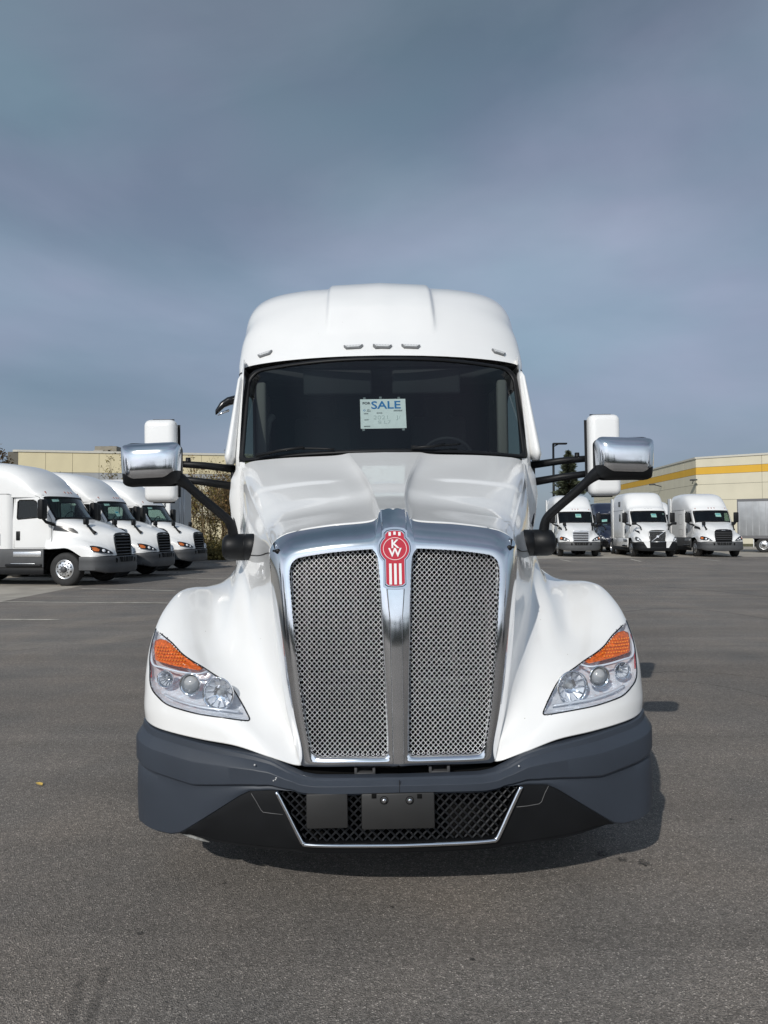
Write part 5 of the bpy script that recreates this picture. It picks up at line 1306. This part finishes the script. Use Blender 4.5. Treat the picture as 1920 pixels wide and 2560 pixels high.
def semi(style, roof_top, paint, label, group=None, sheet=None, full=True):
    """style: 'slat_black', 'slat_chrome' or 'diagonal'"""
    t = empty('parked_semi_truck'); tag(t, label, 'truck', group)
    diag = style == 'diagonal'
    Gd = VG if diag else LG
    fullg = [[Vector((-p.x, p.y, p.z)) for p in r] for r in Gd[:0:-1]] + Gd
    mb = MB().grid(fullg); b_ = len(mb.v); n = len(fullg); nv_ = len(fullg[0])
    for r_ in fullg: mb.v.append(r_[0] + Vector((-r_[0].x * .01, .05, 0)))
    mb.f += [[i * nv_, (i + 1) * nv_, b_ + i + 1, b_ + i] for i in range(n - 1)]
    hood_ = mb.build('hood', paint, t)
    # bumper
    body = DGREY if not diag else BLACK
    if paint is NAVY: body = BLACKG
    rows = []
    for i in range(len(LBP)):
        p = LBP[i]; tt = (LBP[min(i + 1, 48)] - LBP[max(i - 1, 0)]).normalized(); nn_ = Vector((tt.y, -tt.x, 0)); x = p.x
        zt_ = .885; zb_ = interp([0, .9, 1.1, 1.21], [.36, .38, .42, .46], x)
        rows.append([Vector((p.x + nn_.x * o_, p.y + nn_.y * o_, z)) for (o_, z) in ((-.08, zt_), (-.01, zt_), (.0, zt_ - .02), (.004, .74), (-.002, .70), (.012, .60), (.010, .48), (-.01, zb_ + .02), (-.05, zb_), (-.25, zb_ + .01))])
    fb = [[Vector((-q.x, q.y, q.z)) for q in r] for r in rows[:0:-1]] + rows
    bmp = MB().grid(fb).build('bumper', body, t, angle=40)
    # grille
    if not diag:
        gp_ = [(-.44, .93), (.44, .93), (.47, 1.3), (.46, 1.50), (.40, 1.56), (.2, 1.585), (-.2, 1.585), (-.40, 1.56), (-.46, 1.50), (-.47, 1.3)]
        gy = lambda x, z: .075 + .075 * max(0, (z - .9) / .7) ** 1.4 + .12 * x * x
        MB().patch(dense(gp_, .06), lambda x, z: Vector((x, gy(x, z) + .035, z)), 4).build('grille_backing', MATTE, t)
        fm_ = BLACKG if style == 'slat_black' else SILVER
        lp = gp_ + [gp_[0]]
        MB().tube([(x, gy(x, z) + .006, z) for x, z in dense(gp_, .05)] + [(gp_[0][0], gy(*gp_[0]) + .006, gp_[0][1])], .030 if style == 'slat_black' else .022, 6, cap=False).build('grille_frame', fm_, t)
        MB().patch(dense([(-.42, 1.50), (.42, 1.50), (.36, 1.585), (-.36, 1.585)], .05), lambda x, z: Vector((x, gy(x, z) - .006, z)), 2).build('grille_header', fm_, t)
        me = None
        for k in range(5):
            z = 1.03 + .10 * k; w_ = interp([.93, 1.3, 1.56], [.42, .45, .44], z)
            rows = [[Vector((x, gy(x, z) + dy, z + dz)) for x in [w_ * (-1 + j / 6) for j in range(13)]] for (dy, dz) in ((.03, .022), (-.004, .014), (-.010, 0), (-.002, -.012), (.03, -.014))]
            MB().grid(rows).build('grille_slat', DGREY if style == 'slat_black' else SILVER, t)
        hb_ = MB().rbox(-.10, .10, -.01, .0, -.012, .012, .004).build('badge', CHROME2, t); hb_.location = (0, gy(0, 1.55) - .01, 1.548)
        if style == 'slat_chrome': pass
        # lower intake
        MB().patch(dense([(-.36, .70), (.36, .70), (.42, .86), (-.42, .86)], .05), lambda x, z: Vector((x, lby(x) - .010, z)), 3).build('lower_intake', MATTE, bmp)
        lm = MB()
        for k in range(5): lm.rbox(-.38, .38, -.014, -.008, .715 + .033 * k, .721 + .033 * k, .001)
        for x in (-.22, -.1, .1, .22): lm.rbox(x - .008, x + .008, -.02, -.008, .7, .86, .001)
        lm.build('intake_bars', DGREY, bmp)
        for sg in (1, -1): MB().patch(dense([(sg * .50, .80), (sg * .60, .84), (sg * .58, .70), (sg * .53, .68)], .03), lambda x, z: Vector((x, lby(x) - .008, z)), 2).build('tow_pocket', MATTE, bmp)
    else:
        gy = lambda x, z: .05 + .10 * max(0, (z - .9) / .7) + .10 * x * x
        gp_ = [(-.40, .90), (.40, .90), (.47, 1.50), (-.47, 1.50)]
        MB().patch(dense(gp_, .06), lambda x, z: Vector((x, gy(x, z) + .03, z)), 4).build('grille_backing', MATTE, t)
        gm_ = MB()
        zz = .94
        while zz < 1.49:
            w_ = interp([.9, 1.5], [.40, .47], zz)
            gm_.tube([(-w_ + 2 * w_ * j / 28, gy(0, zz) + .012, zz + (.010 if j % 2 else -.010)) for j in range(29)], .0065, 4); zz += .058
        gm_.build('grille_mesh', mat('mesh_dim', (.34, .35, .36), .35, metal=.3), t)
        MB().tube([(x, gy(x, z), z) for x, z in gp_ + [gp_[0]]], .017, 6).build('grille_frame', CHROME2 if paint is not NAVY else BLACKG, t)
        MB().tube([(-.34, gy(.3, .93) - .012, .93), (0, gy(0, 1.2) - .03, 1.2), (.38, gy(.38, 1.47) - .012, 1.47)], .019, 6).build('diagonal_bar', SILVER, t)
        rg = MB().tube([(.062 * math.cos(a * math.pi / 12), gy(0, 1.2) - .04 + .17 * .062 * math.sin(a * math.pi / 12), 1.205 + .062 * math.sin(a * math.pi / 12)) for a in range(25)], .011, 6, cap=False).lathe([(.05, -.002), (.0003, -.006)], 16, (0, gy(0, 1.2) - .03, 1.205))
        rg.tube([(.045, gy(0, 1.2) - .045, 1.25), (.085, gy(0, 1.2) - .035, 1.29)], .009, 5)
        rg.build('ring_badge', SILVER, t)
        # centre intake and white corner pillars
        MB().patch(dense([(-.40, .60), (.40, .60), (.42, .875), (-.42, .875)], .05), lambda x, z: Vector((x, lby(x) - .010, z)), 3).build('lower_intake', BLACKG, bmp)
        for sg in (1, -1):
            MB().prism([(sg * .455, .56), (sg * .60, .56), (sg * .80, .90), (sg * .46, .90)], lambda x, z, h_: Vector((x, lby(x) - h_, z)), -.01, .022).build('bumper_pillar', paint, bmp, smooth=False)
    # headlights
    for sg in (1, -1):
        hd = empty('headlight', (0, 0, 0), 0, t)
        pl = [(.60, .955), (.70, 1.035), (.82, 1.115), (.95, 1.175), (1.06, 1.205), (1.125, 1.20), (1.17, 1.09), (1.155, 1.02), (1.05, .985), (.85, .955), (.70, .94)]
        if diag: pl = [(.86, .93), (.90, 1.02), (.98, 1.12), (1.07, 1.19), (1.13, 1.19), (1.165, 1.08), (1.14, .97), (1.0, .93)]
        fp = lambda off: (lambda x, z: (lambda q: Vector((q.x * sg, q.y, q.z)))(frontp(x, z, off)))
        MB().patch(dense(pl, .03), fp(.008), 6).build('housing', BLACKG if not diag else DGREY, hd)
        MB().tube([fp(.010)(x, z) for x, z in dense(pl, .04)] + [fp(.010)(*pl[0])], .009, 5, cap=False).build('chrome_edge', CHROME2, hd)
        if not diag:
            ap_ = [(1.05, 1.15), (1.12, 1.17), (1.15, 1.09), (1.14, 1.05), (1.08, 1.04), (1.03, 1.09)]
            MB().patch(dense(ap_, .02), fp(.014), 4).build('indicator', AMBERS, hd)
        for cx_, cz_, rr_ in (((.93, 1.06, .055), (.80, 1.01, .036)) if not diag else ((1.04, 1.05, .060), (.97, .98, .035))):
            q = frontp(cx_, cz_, 0); nn_ = (frontp(cx_, cz_, .05) - q).normalized()
            Mx = Vector((0, -1, 0)).rotation_difference(nn_).to_matrix()
            mbb = MB().lathe([(rr_, .0), (rr_ * .95, -.02), (rr_ * .6, -.028), (.0004, -.03)], 14, (0, 0, 0), 'Y', Mx)
            mbb.v = [Vector(((v.x + q.x) * sg, v.y + q.y, v.z + q.z)) for v in mbb.v]
            mbb.build('lamp', mat('lamp_bright', (.75, .77, .80), .12, coat=1), hd)
        # hood side vent
        if not diag:
            netpatch(Gd, [(.40, .66), (.43, .66), (.425, .97), (.35, .98), (.355, .72)], .008, sg, 2, .03).build('hood_vent', BLACKG, t)
        else:
            netpatch(Gd, [(.42, .50), (.50, .46), (.47, .70), (.44, .72)], .008, sg, 2, .03).build('hood_vent', BLACKG, t)
        # hood mirror
        hmr = empty('hood_mirror', (0, 0, 0), 0, t)
        q = gridsample(Gd, .36, .42)
        if not diag:
            MB().tube(cr([(sg * (q.x - .02), q.y - .05, q.z + .0), (sg * (q.x + .0), q.y + .06, q.z + .10), (sg * (q.x + .06), q.y + .22, q.z + .32)], 8), [.075, .07, .06, .05, .045, .04, .04, .04], 8, sy=.8).build('arm', BLACK, hmr)
            MB().rbox(sg * (q.x + .06) - .10, sg * (q.x + .06) + .10, q.y + .16, q.y + .27, q.z + .27, q.z + .46, .04, seg=3).build('housing', BLACK, hmr, angle=60)
        else:
            MB().tube(cr([(sg * (q.x), q.y - .05, q.z), (sg * (q.x + .05), q.y + .0, q.z + .2), (sg * (q.x + .28), q.y + .05, q.z + .36)], 8), .035, 8).build('arm', BLACK, hmr)
            MB().rbox(sg * (q.x + .36) - .15, sg * (q.x + .36) + .13, q.y, q.y + .11, q.z + .30, q.z + .46, .04, seg=3).build('housing', BLACK, hmr, angle=60)
        # door mirror
        dm = empty('door_mirror', (sg * 1.40, 1.95, 0), 0, t)
        MB().rbox(-.13, .13, -.08, .10, 2.02, 2.62, .05, seg=3).build('housing', BLACK, dm, angle=60)
        MB().rbox(-.11, .11, .101, .105, 2.1, 2.58, .002).build('mirror_glass', MIRRORG, dm)
        MB().tube([(0, .0, 2.04), (-sg * .10, -.05, 1.93), (-sg * .34, -.15, 1.86)], [.04, .045, .05], 8).build('arm', BLACK, dm)
    # windshield and frame
    wo_ = [(a, b) for a, b in WO[::2]]
    MB().patch(wo_, lws, 5, c=(0, .5)).build('windshield', SCREEN2, t)
    rows = []
    for (s1_, s2_, dy) in ((1.02, 1.05, .02), (1.015, 1.03, -.01), (.975, .95, -.012), (.965, .93, .01)):
        rows.append([lws(u, .5 + (v - .5) * s2_ / s1_ * 1.0) + Vector((0, dy, 0)) for (u, v) in ws_out(s1_, s2_)[::2]])
    MB().grid(rows, closed=True).build('windshield_frame', BLACK, t)
    # cab sides with door and window
    for sg in (1, -1):
        mb = MB(); rows = []
        NZ, NY = 44, 44
        for j in range(NZ):
            z = 1.12 + (2.80 - 1.12) * j / (NZ - 1)
            yf = 1.79 + .42 * max(0, min(1, (z - 2.04) / .66)) if z > 2.04 else 1.80
            row = []
            for i in range(NY):
                y = yf + (3.15 - yf) * i / (NY - 1); d_ = min(1, (y - yf) / .12)
                xw = 1.115 - max(0, z - 2.0) * .06
                row.append(Vector((sg * (1.01 + (xw - 1.01) * d_ ** .5), y, z)))
            rows.append(row)
        mb.grid(rows)
        win = [(2.07, 2.10), (2.98, 2.03), (3.0, 2.06), (3.0, 2.56), (2.95, 2.61), (2.48, 2.61), (2.40, 2.57)] if not diag else [(2.30, 2.1), (2.95, 2.05), (2.98, 2.56), (2.93, 2.61), (2.55, 2.6)]
        kf, wf = [], []
        for f in mb.f:
            c = sum((mb.v[i] for i in f), Vector()) / 4; (wf if inpoly(c.y, c.z, win) else kf).append(f)
        g = MB(); g.v = mb.v; g.f = kf; cs_ = g.build('cab_side', paint, t)
        g = MB(); g.v = mb.v; g.f = wf; ww = g.build('door_window', SIDEG, t)
        xw_ = lambda z: sg * (1.118 - max(0, z - 2.0) * .06)
        MB().tube([(xw_(z), y, z) for y, z in win + [win[0]]], .020, 6).build('window_trim', BLACK, ww)
        MB().tube([(xw_(z), y, z) for y, z in ((1.90, 1.15), (1.84, 1.4), (1.86, 2.03), (2.30, 2.70), (2.42, 2.74), (3.10, 2.74), (3.10, 1.15), (1.90, 1.15))], .006, 5).build('door_seam', GAP, cs_)
        MB().rbox(sg * 1.122 - .012, sg * 1.122 + .012, 2.90, 3.03, 1.38, 1.66, .01).build('door_handle', BLACK, t)
        # sleeper box side
        wsz_ = 1.205
        rows = []
        for z in (1.12, 1.6, 2.2, 2.6, 2.80):
            rows.append([(sg * 1.115, 3.15, z), (sg * (wsz_ - .03), 3.20, z), (sg * wsz_, 3.32, z), (sg * wsz_, 4.5, z), (sg * wsz_, 5.75, z)])
        sl = MB().grid(rows).build('sleeper_side', paint, t)
        MB().rbox(sg * wsz_ - .03, sg * wsz_ + .01, 5.75, 6.35, 1.05, 3.35 if roof_top < 3.7 else 3.6, .01).build('side_extender', paint, t)
        MB().rbox(sg * wsz_ - .025, sg * wsz_ + .005, 6.35, 6.42, 1.05, 3.35 if roof_top < 3.7 else 3.6, .005).build('rubber_edge', BLACK, t)
        if diag:
            for (y0, y1, z0, z1) in ((3.75, 4.15, 2.12, 2.55), (3.9, 4.3, 3.05, 3.35)):
                MB().rbox(sg * 1.205 - .004, sg * 1.205 + .004, y0, y1, z0, z1, .003).build('sleeper_window', mat('window_dark', (.05, .05, .045), .1, coat=1), t)
                MB().tube([(sg * 1.206, y, z) for y, z in rr_loop(y0, y1, z0, z1)], .012, 5).build('sleeper_window_trim', BLACK, t)
        else:
            for (y0, y1, z0, z1) in ((3.6, 4.2, 1.9, 2.55), (3.5, 4.2, 1.2, 1.6)):
                MB().tube([(sg * 1.206, y, z) for y, z in rr_loop(y0, y1, z0, z1)], .005, 5).build('luggage_door_seam', GAP, sl)
        # skirts, steps
        sk = DGREY if not diag else paint
        if paint is NAVY: sk = paint
        MB().rbox(sg * 1.18 - .03, sg * 1.18 + .03, 2.05, 5.9, .55, 1.11, .02).build('side_skirt', sk, t)
        MB().rbox(sg * 1.17 - .03, sg * 1.17 + .03, 2.05, 5.9, .34, .54, .01).build('lower_skirt', BLACK, t)
        MB().rbox(sg * 1.20 - .03, sg * 1.20 + .03, 2.12, 3.05, .88, 1.04, .01).build('tank_step', CHROME2, t)
        MB().rbox(sg * 1.215 - .05, sg * 1.215 + .05, 2.10, 3.3, .58, .66, .02).rbox(sg * 1.255 - .02, sg * 1.255 + .02, 2.3, 3.1, .655, .672, .004).build('step', BLACK, t)
        MB().rbox(sg * 1.257 - .012, sg * 1.257 + .012, 2.3, 3.1, .655, .685, .004).build('step_plate', CHROME2, t)
        # arch liner
        rows = []
        for k in range(17):
            a = math.pi * k / 16; rows.append([(sg * 1.205, 1.36 - .60 * math.cos(a), .52 + .60 * math.sin(a)), (sg * .6, 1.36 - .60 * math.cos(a), .52 + .60 * math.sin(a))])
        MB().grid(rows).build('arch_liner', BLACK, t)
        wheel(t, sg * 1.04, 1.36, side=sg)
        for yy in (5.3, 6.6): wheel(t, sg * 1.02, yy, side=sg, dual=True, simple=True)
    # roof
    H = roof_top
    st_ = [(1.90, 2.745, 1.02), (1.93, 2.78, 1.03), (2.02, 2.88, 1.055), (2.2, 3.02, 1.085), (2.45, 2.80 + (H - 2.8) * .47, 1.11), (2.75, 2.80 + (H - 2.8) * .67, 1.135), (3.15, 2.80 + (H - 2.8) * .84, 1.16), (3.6, 2.80 + (H - 2.8) * .93, 1.185), (4.2, H - .02, 1.20), (5.0, H, 1.205), (5.8, H - .03, 1.205)]
    if diag: st_ = [(1.90, 2.745, 1.03), (1.93, 2.80, 1.04), (2.05, 2.92, 1.075), (2.3, 3.05, 1.10), (2.6, 2.80 + (H - 2.8) * .60, 1.12), (2.9, 2.80 + (H - 2.8) * .84, 1.14), (3.2, 2.80 + (H - 2.8) * .95, 1.17), (3.6, H - .01, 1.19), (4.2, H, 1.20), (5.0, H, 1.205), (5.8, H, 1.205)]
    ctrl = []
    for (y, zt_, w) in st_:
        row = []
        for k in range(23):
            a = k / 22 * math.pi / 2; n_ = interp([1.9, 3.2], [3.2, 5.0], y); x = w * math.sin(a) ** (2 / n_); zf = math.cos(a) ** (2 / n_) if k < 22 else 0
            row.append(Vector((x, y + .30 * (x / 1.05) ** 2 * interp([1.9, 3.0, 4.0], [1, .6, 0], y), 2.70 + (zt_ - 2.70) * zf)))
        ctrl.append(row)
    gr = [cr([ctrl[i][k] for i in range(len(ctrl))], 44) for k in range(23)]
    fr_ = [[Vector((-p.x, p.y, p.z)) for p in r] for r in gr[:0:-1]] + gr
    rf_ = MB().grid(fr_).build('roof_fairing', paint, t)
    MB().tube([(sg * 1.212, y, 2.80) for sg in (1,) for y in (3.2, 5.7)], .006, 5).tube([(-1.212, y, 2.80) for y in (3.2, 5.7)], .006, 5).build('roof_seam', GAP, rf_)
    MB().grid([[Vector(r[-1]) for r in fr_], [Vector((r[-1].x, r[-1].y, 1.0)) for r in fr_]]).build('sleeper_back', paint, t)
    bt = BVHTree.FromPolygons([tuple(v) for r_ in fr_ for v in r_], [[i * 44 + j, i * 44 + j + 1, (i + 1) * 44 + j + 1, (i + 1) * 44 + j] for i in range(len(fr_) - 1) for j in range(43)])
    me = None
    for x in (-.86, -.17, 0, .17, .86):
        q = bt.ray_cast(Vector((x, 0, 2.86 if abs(x) < .5 else 2.84)), Vector((0, 1, 0)))[0]
        if q:
            mm_ = AMBERD if not diag else mat('marker_lens2', (.5, .5, .5), .2)
            o_ = MB().rbox(-.022, .022, -.02, .08, -.07, .06, .012).build('marker_light', mm_, t) if not diag else MB().rbox(-.07, .07, -.02, .08, -.02, .02, .012).build('marker_light', mm_, t)
            o_.location = q + Vector((0, .02, 0)); o_.rotation_euler = (R(-35), 0, 0)
    # interior
    mb = MB().grid([[(-1.0, 4.4, 1.5), (1.0, 4.4, 1.5)], [(-1.0, 4.4, 2.78), (1.0, 4.4, 2.78)]]).grid([[(-1.05, 1.8, 1.5), (1.05, 1.8, 1.5)], [(-1.0, 4.4, 1.5), (1.0, 4.4, 1.5)]]).grid([[(-1.0, 2.2, 2.74), (1.0, 2.2, 2.74)], [(-1.0, 4.4, 2.78), (1.0, 4.4, 2.78)]])
    mb.build('cab_interior', INTER, t, smooth=False)
    MB().rbox(-.98, .98, 1.75, 2.15, 1.9, 2.06, .04).build('dashboard', INTER, t)
    cs2 = Vector((.48, 2.30, 2.10))
    MB().tube([cs2 + Mt @ Vector((.22 * math.cos(a * math.pi / 10), .22 * math.sin(a * math.pi / 10), 0)) for a in range(21)], .014, 6, cap=False).tube([cs2 - Mt @ Vector((.2, 0, 0)), cs2 + Mt @ Vector((.2, 0, 0))], .014, 5).build('steering_wheel', MATTE, t)
    for x in (-.5, .5): MB().rbox(x - .24, x + .24, 2.75, 3.2, 1.75, 1.9, .05).rbox(x - .24, x + .24, 3.12, 3.25, 1.85, 2.5, .05).build('seat', INTER, t)
    # chassis
    mb = MB().box(-.9, .9, .5, 2.3, .5, .66).box(-.55, .55, .3, 2.0, .66, 1.35)
    for sg in (1, -1): mb.box(sg * .38 - .05, sg * .38 + .05, 2.0, 7.3, .6, .9)
    mb.box(-.5, .5, 5.2, 6.6, .9, 1.05); mb.build('chassis_frame', MATTE, t, smooth=False)
    return t
def rr_loop(y0, y1, z0, z1, r=.05):
    p = rrect(y1 - y0, z1 - z0, r, 4, (y0 + y1) / 2, (z0 + z1) / 2); return p + [p[0]]
def place(t, loc, rz): t.location = (loc[0], loc[1], 0); t.rotation_euler = (0, 0, rz); return t
def sheet(loc_truck, u, v, name_label, w=.26, h_=.20, green=False, back=.03):
    p = lws(u, v) + Vector((0, back, 0)); T = loc_truck
    e = lws(u + .05, v) - lws(u - .05, v); f_ = lws(u, v + .05) - lws(u, v - .05); xa_ = e.normalized(); za_ = f_.normalized(); nn_ = xa_.cross(za_)
    o_ = MB().box(-w / 2, w / 2, -h_ / 2, h_ / 2, -.0006, .0006).build('window_sheet', PAPER, None, smooth=False)
    Mr = Matrix((xa_, za_, nn_)).transposed().to_4x4()
    Tm = Matrix.Translation(T.location) @ T.rotation_euler.to_matrix().to_4x4()
    o_.matrix_world = Tm @ Matrix.Translation(p) @ Mr
    tag(o_, name_label, 'sign')
    if h_ > .1:
        l_ = MB().box(-w * .38, w * .40, h_ * .08, h_ * .32, .0008, .0012).build('blue_heading', mat('print_pale', (.10, .45, .62), .6), o_, smooth=False)
    return o_
AL = R(81)
GL = 'white trucks parked in a row on the left'
t1 = semi('slat_black', 3.86, WHITE2, 'nearest white semi truck of the left row, cut by the picture edge', GL)
def front_at(px, py_ground, side_off=0): pass
fx = math.cos(R(9)); fy = -math.sin(R(9))
place(t1, (-8.10, 22.75), AL)
t2 = copy_tree(t1); t2['label'] = 'middle white semi truck of the left row, with a pale sheet inside its windshield'; place(t2, (-7.95, 26.5), AL)
t3 = copy_tree(t1); t3['label'] = 'farthest white semi truck of the left row, partly under the left hood mirror'; place(t3, (-7.75, 30.7), AL)
sheet(t1, -.70, .86, 'small pale label high in the windshield of the nearest truck of the left row', .24, .09)
sheet(t2, -.70, .86, 'small pale label high in the windshield of the middle truck of the left row', .24, .09)
sheet(t2, -.50, .35, 'pale tilted sheet standing in the windshield of the middle truck of the left row', .18, .24)
sheet(t3, -.70, .86, 'small pale label high in the windshield of the farthest truck of the left row', .24, .09)
AR = R(-5)
GR = 'white trucks parked in a row on the right'
def ploc(px, Y): p = at(px, 1390, Y); return (p.x, p.y)
c1 = semi('slat_chrome', 3.86, WHITE2, 'white semi truck with chrome slatted grille, behind the arm of the right hood mirror', GR); place(c1, ploc(1454, 42.6), AR)
c2_ = copy_tree(t1); c2_['label'] = 'white semi truck with black slatted grille, rightmost of the right row'; c2_['group'] = GR; place(c2_, ploc(1812, 41.2), AR)
v1 = semi('diagonal', 3.92, WHITE2, 'white semi truck with mesh grille crossed by a diagonal bar, middle of the right row', GR); place(v1, ploc(1646, 41.4), AR)
v2 = semi('diagonal', 3.6, NAVY, 'dark navy semi truck standing behind the gap between two white trucks on the right', None); place(v2, ploc(1548, 50.0), AR)
v3 = copy_tree(c1); v3['label'] = 'white semi truck farther back, mostly hidden behind the truck with the diagonal grille bar'; del v3['group']; place(v3, ploc(1668, 53.5), AR)
# unseen trucks added outside the picture for the chrome and paint to reflect
for k_, (x_, y_, a_, w_) in enumerate(((-8.9, 2.5, AL, 'beside the photographer, outside the picture to the left'), (-8.6, -4.0, AL, 'behind the photographer on the left, outside the picture'), (10.5, -1.5, R(-100), 'outside the picture to the right of the photographer'))):
    q_ = copy_tree(t1 if k_ < 2 else c1); q_['label'] = 'added white semi truck parked ' + w_; place(q_, (x_, y_), a_)
sheet(c1, .14, .62, 'white sale sheet in the windshield of the truck with the chrome slatted grille', .34, .26)
sheet(v1, .25, .58, 'pale blue sale sheet in the windshield of the truck with the diagonal grille bar', .32, .26)
sheet(c2_, .30, .60, 'white sale sheet in the windshield of the rightmost white truck', .34, .26)
sheet(v2, -.6, .3, 'white sheet low in the windshield of the dark navy truck', .36, .2)

# ------------------------------------------------------------------ trailers
TG = mat('trailer_grey', (.36, .37, .38), .45, metal=.4, noise=(1.5, .12))
TW = mat('trailer_white', (.78, .79, .78), .45, noise=(1, .03))
def trailer(label, L_, H_, z0, ribs, side_mat, frame_mat):
    t = empty('box_trailer'); tag(t, label, 'trailer')
    MB().rbox(-1.27, 1.27, .02, L_, z0, H_, .03).build('body', side_mat, t, angle=30)
    for sg in (1, -1):
        MB().box(sg * 1.275 - .012, sg * 1.275 + .012, 0, L_, z0 - .06, z0 + .14).build('lower_rail', frame_mat, t, smooth=False)
        MB().box(sg * 1.275 - .012, sg * 1.275 + .012, 0, L_, H_ - .14, H_ + .02).build('upper_rail', frame_mat, t, smooth=False)
        me = None
        if ribs:
            for k in range(int(L_ / .40)):
                if me is None: o_ = MB().box(sg * 1.272 - .010, sg * 1.272 + .010, .12, .16, z0 + .14, H_ - .14).build('rib', side_mat, t, smooth=False); me = o_.data
                else: o_ = bpy.data.objects.new('rib', me); col.objects.link(o_); o_.parent = t
                o_.location = (0, .40 * k, 0)
    MB().box(-1.28, 1.28, -.01, .05, z0 - .06, H_ + .02).build('front_frame', frame_mat, t, smooth=False)
    MB().box(-.6, .6, 1.0, L_, z0 - .35, z0 - .06).build('underframe', MATTE, t, smooth=False)
    return t
# right grey trailer, side on
tr = trailer('grey ribbed box trailer at the right edge beside the rightmost truck', 14, 3.65, 1.02, True, TG, mat('trailer_rail', (.12, .12, .125), .5))
for k, yy in enumerate((1.6, 2.9)):
    for sg in (1, -1): wheel(tr, sg * 1.08, yy, side=sg, simple=False)
MB().rbox(-1.2, 1.2, .95, 1.0, .35, 1.1, .02).build('mudflap', TW, tr)
l_ = at(1848, 1376, 51); tr.location = (l_.x, l_.y, 0); tr.rotation_euler = (0, 0, R(-90 - 30))
# white trailer behind the left row, with its number
tl = trailer('tall white box trailer parked behind the left row of trucks, numbered 53 near its corner', 9, 4.1, 1.1, False, TW, mat('trailer_frame_pale', (.50, .51, .53), .45))
p = at(452, 1390, 35.5); tl.location = (p.x, p.y, 0); tl.rotation_euler = (0, 0, R(83))
for yy in (1.6, 2.9):
    for sg in (1, -1): wheel(tl, sg * 1.08, yy, side=sg, simple=True)
MB().box(-1.2, -.02, -.03, -.012, 1.2, 3.95).build('rear_door', mat('door_grey', (.42, .44, .47), .4, metal=.3, noise=(1, .1)), tl, smooth=False)
MB().box(.02, 1.2, -.03, -.012, 1.2, 3.95).build('rear_door', MATS['door_grey'], tl, smooth=False)
MB().tube([(-.25, -.05, 1.2), (-.25, -.05, 3.95)], .015, 5).tube([(.25, -.05, 1.2), (.25, -.05, 3.95)], .015, 5).build('lock_rod', CHROME2, tl)
for i_, s_ in enumerate('53'):
    text('lettering', s_, .34, INK, tl, Matrix.Translation((-1.295, .28, 3.20 - .32 * i_)) @ Matrix(((0, 0, -1, 0), (-1, 0, 0, 0), (0, 1, 0, 0), (0, 0, 0, 1))), bold=.01)
for x in (-.6, .6): 
    for i_, s_ in enumerate(('J.B.', 'BUSH', 'TRANSPORT')):
        pass
# ------------------------------------------------------------------ small things on the ground
lf = empty('fallen_leaf', (*gp(98, 1964), .006)); tag(lf, 'small yellow leaf lying on the asphalt left of the big truck', 'leaf')
mb = MB(); ol = [(0, -.03), (.018, -.012), (.014, .012), (0, .035), (-.014, .012), (-.018, -.012)]
mb.v = [Vector((x, y, .006 * abs(x) / .018 + .004 * y / .03 + .004)) for x, y in ol] + [Vector((0, 0, 0.002))]; mb.f = [[i, (i + 1) % 6, 6] for i in range(6)]
mb.build('blade', mat('leaf_yellow', (.62, .42, .10), .6), lf); lf.rotation_euler = (0, 0, 1.1)
